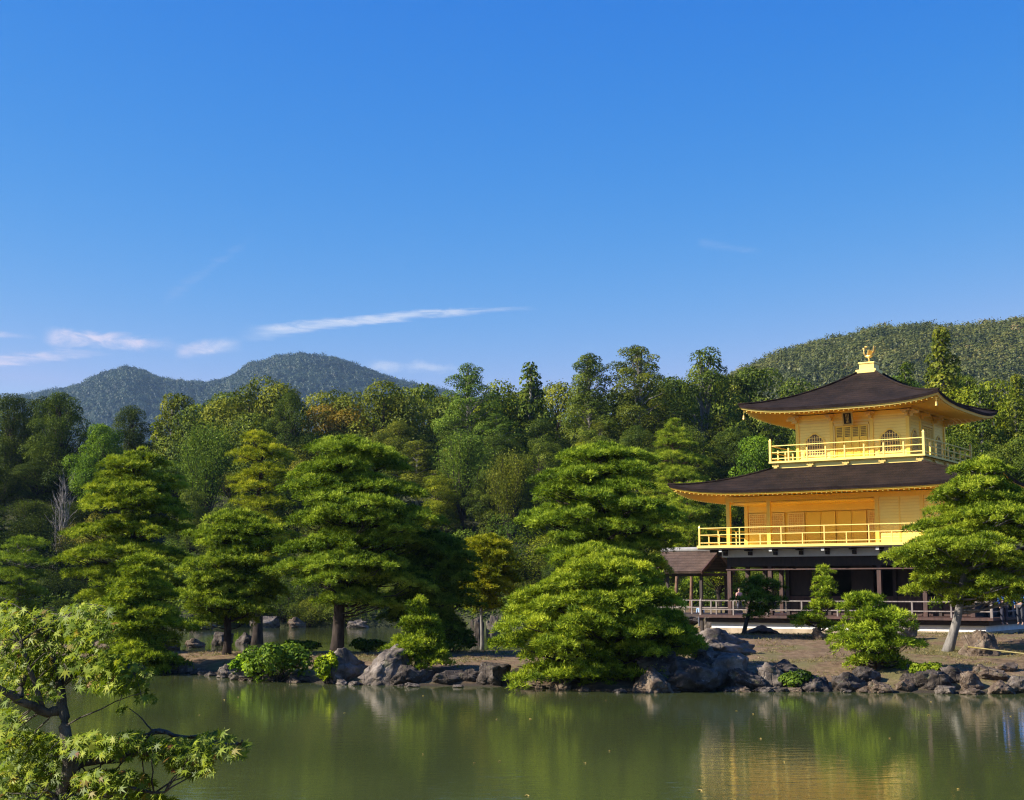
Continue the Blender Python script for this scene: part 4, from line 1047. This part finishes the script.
# island pines
G_I = 'pines on the rocky island'
pine(130, 62, 458, 46, 212, 'tier', .16, 101, 'leftmost large pine with separate flat tiers of needles', G_I, (1.05, 1.0, .9), base_px=140, gap=1.01, pad=1.2, dens=50, nod=.06)
pine(142, 55, 566, 93, 196, 'spread', .16, 102, 'low bright pine in front of the leftmost tiered pine', G_I, (1.15, 1.1, .85), base_px=152, gap=0.57, dens=52, nod=.10)
pine(232, 58.5, 513, 172, 292, 'dome', .24, 103, 'rounded pine between the leftmost tiered pine and the main pine', G_I, base_px=228, gap=0.66, dens=50, nod=.08)
pine(352, 57, 447, 264, 444, 'dome', .26, 104, 'tall broad main pine with a thick dark trunk on the island', G_I, (.92, .96, 1), base_px=337, gap=0.78, pad=1.1, dens=50, trunk_r=.27, nod=.04)
pine(436, 59, 540, 378, 486, 'dome', .22, 105, 'dark low pine with a curved trunk leaning out right of the main pine', G_I, (.62, .72, .85), base_px=426, gap=.55, dens=42, nod=.02)
pine(422, 49.5, 602, 386, 461, 'cone', .14, 106, 'young cone-shaped pine on the island shore right of the big grey rock', G_I, (1.15, 1.1, .85), base_px=417, gap=.34, dens=70, pad=.8, tuft=0.16, irr=0.8, cs=0.75, clump=10)
pine(606, 59, 456, 527, 692, 'dome', .36, 107, 'tall dark-trunked pine behind the spreading shoreline pine', G_I, (.95, 1, .95), base_px=600, gap=0.73, pad=1.1, dens=50, nod=.06)
pine(595, 47.5, 551, 492, 700, 'spread', -.02, 108, 'wide low pine spreading over the water at the picture middle', G_I, (1.15, 1.1, .9), base_px=610, gap=.46, pad=.95, dens=60, nod=.10)
pine(988, 53, 470, 902, 1082, 'wide', .31, 109, 'large leaning pine at the right edge in front of the pavilion', G_I, (1.08, 1.05, .9), base_px=942, gap=0.68, pad=1.05, dens=54, bark='bark_pale', trunk_r=.19, nod=.10)
pine(874, 47.5, 602, 824, 928, 'spread', .10, 110, 'small open pine on the shore below the pavilion, left of the leaning pine', G_I, (1.1, 1.1, .85), base_px=876, gap=0.5, dens=52, pad=0.75, cs=0.8, clump=9, irr=1.1, tuft=0.19)
pine(822, 58, 570, 788, 850, 'cone', .22, 111, 'thin young pine in front of the pavilion deck', G_I, (1.1, 1.1, .85), base_px=818, gap=0.72, dens=50, pad=0.7, trunk_r=.07, cs=0.72, clump=8, irr=1.1, tuft=0.18)
pine(754, 60.5, 576, 724, 786, 'spread', .38, 112, 'small dark pruned pine beside the grey stone basin', G_I, (.55, .66, .8), base_px=742, gap=0.6, dens=40, pad=0.6, lean=.2, irr=1.2, cs=0.75, clump=7)

def undergrowth():
    rg = np.random.default_rng(640); n_ = 120000
    X = rg.uniform(-90, 100, n_); Y = 119+70*rg.random(n_)**1.6; Z = gh(X, Y); k = Z > .25; X, Y, Z = X[k], Y[k], Z[k]
    hgt = 2.6*np.clip(fbm(X/2.2, Y/2.2, 3)*1.6-.25, .08, 1)
    P = np.stack([X, Y, Z+hgt*rg.random(len(X))**.6], 1); N = rnd_dirs(rg, len(X))+np.array([0, -.3, .8]); N /= np.linalg.norm(N, axis=1, keepdims=True)
    t = np.clip(.25+.6*fbm(X/4+9, Y/4, 3)+rg.normal(0, .12, len(X)), 0, 1)
    V, F, T = leaf_quads(P, N, .17, rg, tone=t); o = link('undergrowth', np_mesh('undergrowth', V, F, T), M['leaf']); o.color = (.75, .85, .7, 1)
    tag(o, 'tangled green undergrowth covering the forest floor behind the pond', 'undergrowth', kind='stuff')
undergrowth()
# ------------------------------------------------------------------ rocks
def rock_mesh(seed, sub=5, facet=.5):
    rg = np.random.default_rng(seed); bm = bmesh.new(); bmesh.ops.create_icosphere(bm, subdivisions=sub, radius=1)
    V = np.array([v.co[:] for v in bm.verts]); pl = rnd_dirs(rg, 15); hd_ = rg.uniform(.50, .85, 15)
    for n_, h in zip(pl, hd_):
        d = V@n_; V = V-np.clip(d-h, 0, None)[:, None]*n_*.9
    nz = fbm(V[:, 0]*2.2+seed, V[:, 1]*2.2+V[:, 2]*3.1, 5)-.5; nz2 = fbm(V[:, 2]*5+seed*3, V[:, 0]*5-V[:, 1]*4, 4)-.5
    nz3 = fbm(V[:, 0]*11+V[:, 2]*7, V[:, 1]*11-V[:, 2]*5, 4)-.5; V = V*(1+.55*nz+.26*nz2+.12*nz3)[:, None]; V[:, 2] = np.where(V[:, 2] < -.55, -.55, V[:, 2])
    F = np.array([[v.index for v in f.verts] for f in bm.faces]); bm.free()
    return np_mesh('rock', V, F)
RM = [rock_mesh(300+i) for i in range(9)]
for m_ in RM: m_.materials.append(M['rock_grey'])
G_R = 'rocks along the pond shore'
def rock(px, base, Y, wpx, hpx, mat, label, var=None, dy=1.0, z=None, rz=None, name='rock', grp=G_R):
    """px centre, base = picture row of its foot, or z= its foot height"""
    P = hit(px, base, 38, 135); P = Vector((P.x, P.y, P.z)); k = P.y/1428; v = var
    me = RM[v % 9]; o = bpy.data.objects.new(name, me); COL.objects.link(o)
    o.material_slots[0].link = 'OBJECT'; o.material_slots[0].material = M[mat]; hh = hpx*k
    ry = wpx*k/1.75*dy*.75; o.location = (P.x, P.y+ry*.6, P.z+hh*.28-.04); o.scale = (wpx*k/1.7, ry, hh*.80); o.rotation_euler = (0, 0, rz if rz is not None else [0, math.pi][int(px) % 2]+((px*.37) % .7-.35))
    tag(o, label, 'rock', grp); return o
RK = [
 (383, 684, 49.3, 58, 34, 'rock_grey', 'large rounded pale grey rock at the waterline below the main pine', 0),
 (344, 682, 49.8, 42, 30, 'rock_grey', 'grey rock touching the left side of the large rounded rock', 1),
 (408, 684, 49.6, 30, 20, 'rock_dark', 'dark low rock right of the large rounded rock', 2),
 (448, 685, 49.3, 40, 18, 'rock_dark', 'dark flat rock below the young cone-shaped pine', 3),
 (492, 686, 49.0, 42, 26, 'rock_dark', 'dark blue-grey rock left of the wide low pine', 4),
 (530, 688, 47.2, 34, 9, 'rock_brown', 'flat tan stone at the waterline under the left end of the wide low pine', 5),
 (563, 690, 46.4, 18, 12, 'rock_brown', 'small warm brown stone under the wide low pine', 6),
 (166, 673, 54.6, 17, 14, 'rock_grey', 'left one of the two small boulders at the island tip', 7),
 (183, 673, 54.4, 17, 16, 'rock_grey', 'right one of the two small boulders at the island tip', 8),
 (202, 674, 54.0, 14, 6, 'rock_grey', 'flat little stone just right of the two small boulders', 0),
 (228, 678, 51.6, 20, 13, 'rock_grey', 'small purplish rock left of the leafy shrub', 1),
 (246, 680, 51.0, 30, 15, 'rock_grey', 'purplish-grey rock at the waterline below the leafy shrub', 2),
 (272, 681, 50.6, 26, 10, 'rock_dark', 'dark stone at the foot of the leafy shrub', 3),
 (300, 682, 50.2, 24, 9, 'rock_dark', 'dark stone under the right half of the leafy shrub', 6),
 (220, 646, 57.2, 26, 16, 'rock_dark', 'dark rock at the foot of the rounded pine', 4),
 (245, 644, 59, 22, 12, 'rock_dark', 'dark low rock right of the rounded pine trunk', 5),
 (168, 652, 60, 22, 14, 'rock_brown', 'brown rock half hidden behind the low bright pine', 3),
 (194, 648, 61, 18, 9, 'rock_brown', 'flat brown stone between the low bright pine and the rounded pine', 1),
 (75, 655, 64, 34, 22, 'rock_grey', 'grey rock on the left shore behind the maple', 6),
 (106, 652, 63, 26, 14, 'rock_brown', 'brown rock between the maple and the low bright pine', 7),
 (478, 646, 60.5, 16, 36, 'rock_dark', 'dark blue upright stone below the yellow pine', 8),
 (492, 646, 59.5, 14, 38, 'rock_grey', 'pale grey upright stone right of the dark upright stone', 3),
 (728, 688, 50.0, 72, 40, 'rock_grey', 'largest rock face on the shore right of the wide low pine', 4),
 (694, 692, 48.0, 60, 34, 'rock_dark', 'dark rock overhung by the right end of the wide low pine', 2),
 (655, 693, 46.5, 44, 26, 'rock_brown', 'brown rock at the waterline under the wide low pine', 5),
 (778, 690, 47.2, 46, 24, 'rock_grey', 'light grey rock in front of the largest rock face', 0),
 (815, 692, 47.0, 44, 18, 'rock_dark', 'dark rock shelf left of the small open pine', 7),
 (852, 692, 46.0, 34, 18, 'rock_dark', 'dark bluish rock under the small open pine', 1),
 (882, 693, 45.8, 26, 14, 'rock_brown', 'reddish stone at the foot of the small open pine', 6),
 (908, 692, 45.2, 26, 16, 'rock_brown', 'warm brown rock just right of the small open pine', 3),
 (938, 690, 46.6, 44, 24, 'rock_dark', 'dark rock bank below the leaning pine trunk', 8),
 (948, 694, 44.8, 26, 10, 'rock_grey', 'pale flat stone in the water below the leaning pine', 4),
 (976, 692, 45.6, 34, 18, 'rock_brown', 'brown ledge stone right of the pale flat stone', 0),
 (1004, 694, 44.8, 30, 14, 'rock_brown', 'pale brown stone near the right end of the shore', 5),
 (1024, 693, 45.2, 30, 18, 'rock_grey', 'grey stone cut by the right frame edge at the water', 2),
 (985, 656, 51.5, 44, 27, 'rock_brown', 'rounded brown rock right of the leaning pine trunk', 7),
 (905, 640, 58.0, 28, 20, 'rock_grey', 'grey rock in front of the pavilion base behind the small open pine', 1),
 (735, 629, 62.0, 18, 26, 'rock_grey', 'grey upright stone basin left of the dark pruned pine', 8),
 (716, 632, 62.5, 26, 18, 'rock_dark', 'dark rock left of the grey upright stone', 4),
 (764, 634, 60.0, 36, 9, 'rock_dark', 'low dark stone in front of the white plaster band', 5),
 (692, 626, 66.0, 40, 14, 'rock_dark', 'dark rocks edge beneath the fishing pavilion', 6),
 (820, 640, 57, 16, 12, 'rock_brown', 'small rock at the foot of the thin young pine', 0),
 (262, 628, 112, 32, 15, 'rock_grey', 'grey boulder on the far shore seen left of the main trunk', 3),
 (296, 628, 112, 16, 10, 'rock_brown', 'small pale stone right of the far grey boulder', 1),
 (358, 628, 113, 22, 9, 'rock_grey', 'far shore stone seen just right of the main trunk', 7),
 (202, 630, 108, 22, 11, 'rock_grey', 'far shore stone seen behind the rounded pine trunk', 2),
]
RK += [
 (668, 690, 47, 60, 40, 'rock_dark', 'dark wet rock at the waterline below the right end of the wide low pine', 7),
 (705, 688, 47, 50, 34, 'rock_dark', 'dark angular rock left of the largest rock face at the waterline', 0),
 (748, 690, 47, 40, 24, 'rock_dark', 'dark rock at the waterline in front of the largest rock face', 6),
 (798, 690, 47, 40, 20, 'rock_dark', 'low dark rock at the waterline between the pale grey rock and the dark shelf', 3),
 (722, 660, 49, 70, 28, 'rock_grey', 'broad grey rock crest above the largest rock face', 1),
 (786, 676, 49, 44, 16, 'rock_dark', 'dark rock crest above the light grey rock', 5),
 (690, 648, 52, 56, 22, 'rock_dark', 'dark rock behind the right branches of the wide low pine', 8),
 (868, 684, 47, 30, 18, 'rock_dark', 'dark rock just behind the reddish stone', 2),
 (918, 688, 46, 36, 16, 'rock_dark', 'dark rock left of the bank below the leaning pine', 4),
 (960, 684, 47, 40, 16, 'rock_dark', 'dark rock just right of the bank below the leaning pine', 0),
 (992, 680, 47, 36, 16, 'rock_brown', 'brown stone set in the bank near the right edge', 6),
 (1010, 672, 47, 30, 12, 'rock_brown', 'small brown stone high on the bank at the right edge', 3),
 (425, 682, 49, 26, 16, 'rock_dark', 'dark stone between the low rock and the flat rock left of the young pine', 8),
 (470, 682, 49, 26, 14, 'rock_dark', 'dark stone just left of the dark blue-grey rock', 7),
 (515, 684, 48, 24, 14, 'rock_dark', 'dark stone just right of the dark blue-grey rock', 1),
 (262, 676, 51, 30, 14, 'rock_dark', 'dark stone among the leaves of the shoreline shrub', 5)]
for (px, base, Y, w_, h_, mt, lab, vr) in RK: rock(px, base, Y, w_, h_, mt, lab, vr)
rg = np.random.default_rng(77)
sh = [p for p in shore if -40 < 512+1428*p.x/p.y < 1060]
Gs = 'small stones at the water edge'
for i in range(70):                                  # small stones strung along the waterline
    a = rg.random()*(len(sh)-1.001); k = int(a); p = sh[k].lerp(sh[k+1], a-k); s = rg.uniform(.10, .30)
    o = bpy.data.objects.new('stone', RM[i % 9]); COL.objects.link(o); o.material_slots[0].link = 'OBJECT'; o.material_slots[0].material = M[['rock_grey', 'rock_brown', 'rock_dark'][i % 3]]
    o.location = (p.x+rg.normal(0, .1), p.y+rg.uniform(-.35, .25), .02); o.scale = (s*1.3, s, s*.6); o.rotation_euler = (0, 0, rg.uniform(0, 6.28))
    tag(o, 'small waterworn stone in the line of stones along the island waterline', 'stone', Gs)

# ------------------------------------------------------------------ shrubs, grass, ground litter
def bush(px, base, Y, wpx, hpx, col, label, seed, size=.07, n_=3800):
    rg = np.random.default_rng(seed); P = hit(px, base, 38, 135); Y = P.y; k = Y/1428; zf = P.z; w_, h_ = wpx*k/2, hpx*k
    mb = MB(); blobs = []
    for i in range(13):
        an = rg.uniform(0, 6.28); rr = math.sqrt(rg.random())*.72; s = rg.uniform(.24, .42)
        c = (rr*w_*math.cos(an), rr*w_*.75*math.sin(an), h_*(.25+.55*rg.random()*(1-rr*.6))); blobs.append((*c, s*w_, s*w_*.8, s*h_*.8))
        limb(mb, (0, 0, -.15), c, .022, .008, rg, 4, wob=.05, sides=4)
    o = empty('shrub', (P.x, Y, zf)); tag(o, label, 'shrub', 'low shrubs on the shore')
    c = link('foliage', crown_mesh('foliage', rg, blobs, n_, size), M['leaf'], o); c.color = (*col, 1); mb.build('stem', M['bark'], o)
bush(279, 681, 51.2, 76, 46, (1.1, 1.35, 1.0), 'leafy dark green shrub at the waterline left of the grey rocks', 401)
bush(247, 680, 51.6, 34, 26, (1.7, 2.1, .7), 'light green low shrub left of the leafy dark shrub', 402, n_=1800)
bush(326, 684, 50.2, 30, 36, (2.2, 2.2, .55), 'yellow-green shrub between the leafy shrub and the grey rocks', 403, n_=2000)
bush(128, 660, 57.0, 40, 20, (1.0, 1.2, .8), 'low green shrub on the island tip behind the maple', 404, n_=1500)
bush(800, 690, 47.6, 44, 20, (.7, .9, .8), 'dark shrub among rocks left of the small open pine', 405, n_=1600)
bush(928, 676, 48.2, 40, 16, (1.3, 1.4, .7), 'low grassy shrub above the rocks below the leaning pine', 406, n_=1500)
bush(225, 625, 118, 60, 16, (1.6, 1.9, .7), 'bright low shrub on the far shore behind the rounded pine', 407, .14, 1500)
bush(420, 626, 119, 80, 26, (.7, .8, .7), 'dark rounded shrub on the far shore right of the main trunk', 408, .14, 1800)
bush(110, 632, 100, 90, 34, (.5, .6, .55), 'dark shrub on the far bank behind the low bright pine', 409, .13, 2200)
bush(700, 600, 98, 60, 26, (1.7, 2.0, .8), 'sunlit green shrub seen under the fishing pavilion roof', 410, .13, 2000)
bush(748, 592, 97, 40, 22, (.9, 1.1, .8), 'trimmed green shrub seen between the ground floor columns', 411, .12, 1600)

bush(452, 652, 60, 54, 24, (.7, .9, .7), 'dark low shrub on the back edge of the island under the leaning dark pine', 412, .08, 1600)
bush(300, 652, 60, 40, 15, (.9, 1.1, .7), 'small low shrub on the back edge of the island left of the main trunk', 413, .08, 1200)
bush(368, 652, 60, 46, 16, (.8, 1.0, .7), 'small low shrub on the back edge of the island right of the main trunk', 414, .08, 1200)
bush(560, 652, 60, 60, 26, (.8, 1.0, .7), 'shrub behind the left side of the wide low pine', 415, .08, 1400)
def grass(name, n_, xr, yr, zmin, seed, label, h=.09):
    rg = np.random.default_rng(seed); X = rg.uniform(*xr, n_); Y = rg.uniform(*yr, n_)
    d = fbm(X*.7, Y*.7, 3); Z = gh(X, Y); k = (Z > zmin) & (d > .42) & (Z < 2.2); X, Y, Z = X[k], Y[k], Z[k]; n2 = len(X)
    P = np.stack([X, Y, Z], 1); nn = 5
    A = np.tile([0, 0, 1.0], (n2, 1))+rg.normal(0, .15, (n2, 3)); A /= np.linalg.norm(A, axis=1, keepdims=True)
    V, F, T = tufts(P, A, h, rg, np.clip(rg.normal(.5, .22, n2), 0, 1), nn, .012)
    mt = foliage(name+'_blades', [(0, (.07, .075, .02)), (.4, (.16, .14, .04)), (.7, (.28, .22, .09)), (1, (.16, .085, .03))], .15)
    o = link(name, np_mesh(name, V, F, T), mt); tag(o, label, 'grass', kind='stuff')
grass('grass', 26000, (-16, 24), (46, 67), .30, 501, 'thin dry grass, moss and fallen needles on the island ground')

# ------------------------------------------------------------------ bamboo pole, people
b = MB(); p0 = at(968, 648, 50.5); p1 = at(1070, 664, 48.0); p0.z = gz(p0.x, p0.y)+.42; p1.z = gz(p1.x, p1.y)+.20; b.tube([p0.lerp(p1, i/6) for i in range(7)], [.025]*7, 8)
bp = b.build('bamboo_pole', plain('bamboo', (.16, .13, .03), (.28, .22, .06), .5, 4), None, smooth=True); tag(bp, 'yellow bamboo pole lying low across the ground at the right edge', 'pole')
def person(px, Y, top_c, bot_c, label, zf, rz=0, skin=(.45, .28, .2), hair=(.02, .015, .012), arm='down'):
    P = at(px, 589, Y); root = empty('person', (P.x, Y, zf), rz); tag(root, label, 'person', 'visitors by the pavilion')
    def skinned(name, verts, edges, col, par, sub=2, rough=.8):
        me = bpy.data.meshes.new(name); me.from_pydata([v[:3] for v in verts], edges, []); o = link(name, me, None, par)
        md = o.modifiers.new('skin', 'SKIN'); md.use_smooth_shade = True
        for i, v in enumerate(verts):
            d = me.skin_vertices[0].data[i]; d.radius = (v[3], v[4] if len(v) > 4 else v[3]*.8); d.use_root = (i == 0)
        o.modifiers.new('sub', 'SUBSURF').levels = sub; o.modifiers['sub'].render_levels = sub
        m, n, out = newmat(name+'_cloth'); principled(n, out, col, rough, bump=n.noise(ocoord(n), 12), bstr=.2); me.materials.append(m); return o
    ay = -.16 if arm == 'up' else .02; az_ = 1.18 if arm == 'up' else .84
    V = [(0, 0, .95, .13), (0, 0, 1.15, .12), (0, 0, 1.38, .15), (0, 0, 1.48, .06), (0, -.01, 1.56, .065), (0, -.015, 1.65, .092, .10), (0, -.01, 1.71, .06),
         (.17, 0, 1.40, .06), (.23, .02, 1.12, .045), (.22, ay, az_, .032), (.21, ay*1.4-.03, az_-.10, .035),
         (-.17, 0, 1.40, .06), (-.23, .02, 1.12, .045), (-.22, .02, .84, .032), (-.21, -.02, .74, .035),
         (.09, 0, .88, .09), (.10, -.01, .48, .065), (.10, .02, .09, .045), (.11, -.12, .04, .04), (-.09, 0, .88, .09), (-.10, .02, .48, .065), (-.10, .04, .09, .045), (-.11, -.10, .04, .04)]
    E = [(0,1),(1,2),(2,3),(3,4),(4,5),(5,6),(2,7),(7,8),(8,9),(9,10),(2,11),(11,12),(12,13),(13,14),(0,15),(15,16),(16,17),(17,18),(0,19),(19,20),(20,21),(21,22)]
    skinned('body', V, E, skin, root)
    J = [(0, 0, .92, .155, .13), (0, 0, 1.15, .145, .12), (0, 0, 1.40, .17, .12), (0, 0, 1.47, .085), (.19, 0, 1.40, .075), (.24, .02, 1.12, .062), (.22, ay*.8, az_+.05, .05), (-.19, 0, 1.40, .075), (-.24, .02, 1.12, .062), (-.22, .02, .88, .05)]
    skinned('jacket', J, [(0,1),(1,2),(2,3),(2,4),(4,5),(5,6),(2,7),(7,8),(8,9)], top_c, root)
    skinned('trousers', [(0, 0, .93, .14, .12), (.09, 0, .85, .105), (.10, -.01, .48, .08), (.10, .02, .12, .065), (-.09, 0, .85, .105), (-.10, .02, .48, .08), (-.10, .04, .12, .065)], [(0,1),(1,2),(2,3),(0,4),(4,5),(5,6)], bot_c, root)
    skinned('hair', [(0, .03, 1.62, .075), (0, .02, 1.70, .098, .10), (0, .0, 1.755, .06)], [(0,1),(1,2)], hair, root)
person(1003, 62.5, (.03, .16, .62), (.03, .03, .05), 'person in a bright blue jacket seen through the leaning pine, left one', 1.62, R(20))
person(1019, 63.0, (.04, .20, .66), (.05, .05, .06), 'person in a bright blue jacket at the right frame edge behind the pine', 1.60, R(-40))
person(739, 95, (.62, .30, .26), (.08, .08, .10), 'person in a pinkish top seen between the ground floor columns', gz(at(739, 589, 95).x, 95), R(30), arm='up')
person(700, 95.5, (.32, .45, .62), (.10, .10, .12), 'person in a light blue top seen under the fishing pavilion roof', gz(at(700, 589, 95.5).x, 95.5), R(160))

# ------------------------------------------------------------------ the maple at the near bank
rg = np.random.default_rng(909)
MP = empty('maple_tree', (at(60, 589, 6.6).x, 6.6, gz(at(60, 589, 6.6).x, 6.6))); tag(MP, 'near maple with green star-shaped leaves in the lower left corner', 'maple')
o0 = MP.location.copy()
def mp(px, py, Y): return at(px, py, Y)-o0
mb = MB()
def br(pts, r0, r1, sub=3, sides=9):
    out = []
    for i in range(len(pts)-1):
        for k in range(sub):
            t = k/sub; p = pts[i].lerp(pts[i+1], t)+Vector(rg.normal(0, .006, 3)); out.append(p)
    out.append(pts[-1]); n_ = len(out)
    mb.tube(out, [(r0+(r1-r0)*i/(n_-1))*rg.uniform(.9, 1.12) for i in range(n_)], sides); return out
base = Vector((.02, .1, -.3))
T1 = br([base, mp(52, 900, 6.6), mp(60, 800, 6.55), mp(70, 762, 6.5), mp(66, 735, 6.5), mp(62, 708, 6.55), mp(57, 680, 6.6), mp(48, 640, 6.7), mp(56, 618, 6.8)], .044, .010)
T2 = br([mp(62, 712, 6.55), mp(40, 712, 6.5), mp(18, 700, 6.45), mp(0, 688, 6.4), mp(-30, 676, 6.3)], .022, .015)
T3 = br([mp(22, 702, 6.45), mp(20, 688, 6.5), mp(24, 676, 6.5)], .018, .014)
T4 = br([mp(68, 770, 6.5), mp(92, 760, 6.6), mp(122, 758, 6.7), mp(146, 750, 6.75), mp(152, 732, 6.75), mp(175, 735, 6.8), mp(215, 742, 6.85), mp(240, 745, 6.9)], .026, .004)
T5 = br([mp(58, 800, 6.5), mp(30, 812, 6.4), mp(-10, 800, 6.2)], .026, .012)
T6 = br([mp(57, 685, 6.6), mp(90, 668, 6.7), mp(120, 662, 6.75), mp(148, 672, 6.8)], .014, .004)
T7 = br([mp(60, 795, 6.5), mp(90, 800, 6.5), mp(130, 790, 6.5), mp(165, 792, 6.5)], .016, .005)
T8 = br([mp(44, 712, 6.5), mp(30, 670, 6.5), mp(20, 640, 6.55), mp(60, 618, 6.6)], .014, .004)
allb = T1[12:]+T2+T4+T5+T6+T7+T8
# leaves: five-pointed stars with a folded middle
ANG = [(-152, .42), (-118, .16), (-88, .78), (-66, .28), (-40, .98), (-20, .34), (0, 1.12), (20, .34), (40, .98), (66, .28), (88, .78), (118, .16), (152, .42)]
def star(c, nrm, up, s):
    nrm = nrm.normalized(); x = up.cross(nrm).normalized(); y = nrm.cross(x)
    vs = [c]; droop = rg.uniform(.05, .30)
    for a, r_ in ANG:
        a = R(a); r2 = r_*s*rg.uniform(.9, 1.08); vs.append(c+x*math.sin(a)*r2+y*math.cos(a)*r2-nrm*droop*r_*r_*s)
    return vs
CL = [(40, 632, 62, 26, 330), (75, 628, 44, 18, 170), (20, 660, 40, 26, 190), (70, 660, 52, 20, 240), (118, 668, 34, 14, 120), (132, 682, 18, 10, 40), (96, 684, 22, 8, 40), (28, 688, 34, 14, 90), (6, 726, 20, 24, 80),
      (26, 745, 36, 22, 200), (20, 778, 40, 26, 260), (86, 745, 36, 18, 170), (128, 742, 34, 15, 150), (178, 745, 34, 17, 170), (192, 762, 24, 14, 90), (212, 736, 20, 8, 40), (228, 750, 18, 7, 30),
      (110, 782, 44, 18, 200), (140, 795, 36, 12, 90), (60, 800, 50, 14, 130), (60, 750, 20, 18, 60), (5, 610, 14, 14, 22), (148, 695, 10, 5, 8), (122, 706, 6, 5, 6), (246, 742, 4, 4, 3), (85, 608, 26, 8, 46), (28, 614, 28, 9, 52)]
V = []; F = []; T = []
tw = MB()
for (cx, cy, rx, ry, n_) in CL:
    tier = [rg.uniform(-1, 1) for _ in range(4)]
    for _ in range(int(n_*2.1)):
        a = rg.uniform(0, 6.28); q = math.sqrt(rg.random()); px = cx+rx*q*math.cos(a); ty = tier[rg.integers(4)]
        py = cy+ry*(.55*ty*(1-q*.4)+.6*q*math.sin(a)) + 5*q*q
        p = mp(px, py, 6.65+rg.normal(0, .20)+.2*math.sin(px*.05))
        nr = Vector((-.55, -.50, .75))+Vector(rg.normal(0, .42, 3)); upd = Vector((rg.normal(.15, .8), rg.normal(-.5, .5), -.35))
        s = rg.uniform(.026, .044); b_ = len(V); vs = star(p, nr, upd, s); V += [tuple(v) for v in vs]
        F += [(b_, b_+i, b_+i+1) for i in range(1, 13)]
        tn = np.clip(rg.normal(.48, .17), 0, .84); 
        if rg.random() < .05: tn = rg.uniform(.86, 1)
        T += [tn]*14
    for _ in range(max(2, n_//30)):                   # twigs from the nearest branch into the spray
        a = rg.uniform(0, 6.28); e_ = mp(cx+rx*.8*math.cos(a), cy+ry*.6*math.sin(a), 6.65+rg.normal(0, .15)); s_ = min(allb, key=lambda p: (p-e_).length+rg.uniform(0, .1))
        limb(tw, s_, e_, .0045, .0014, rg, 5, .05, .03, 5)
c = link('leaves', np_mesh('crown', V, F, T), M['maple'], MP); c.name = 'crown'
tk = mb.build('trunk', M['bark_maple'], MP, smooth=True); tw.build('twig_spray', M['bark_maple'], tk, smooth=True)

# ------------------------------------------------------------------ air
hz = MB(); hz.box(-4300, 3700, -320, 5300, -3, 520)
hm, n, out = newmat('haze_air'); pv = n.n('ShaderNodeVolumePrincipled'); pv.inputs['Color'].default_value = (.45, .70, 1, 1); pv.inputs['Density'].default_value = .00007; pv.inputs['Anisotropy'].default_value = .2
n.t.links.new(pv.outputs[0], out.inputs['Volume'])
tag(hz.build('haze', hm), kind='stuff')

# ------------------------------------------------------------------ fallen leaves afloat on the pond
rg = np.random.default_rng(31)
fl = plain('fallen_leaf', (.30, .20, .04), (.50, .36, .08), .7, 20)
for i in range(26):
    Y = rg.uniform(22, 44); x = at(rg.uniform(170, 1010), 589, Y).x; s = rg.uniform(.03, .06)
    vs = [(s*r_*math.sin(R(a)), s*r_*math.cos(R(a)), .012*math.cos(R(a)*3)) for a, r_ in ANG]
    q = MB(); q.add([(0, 0, .004)]+vs, [(0, k, k+1) for k in range(1, 13)]); o = q.build('fallen_leaf', fl); o.location = (x, Y, .012); o.rotation_euler = (0, 0, rg.uniform(0, 6))
    tag(o, 'small yellow leaf floating on the open green water', 'leaf', 'fallen leaves afloat on the pond')
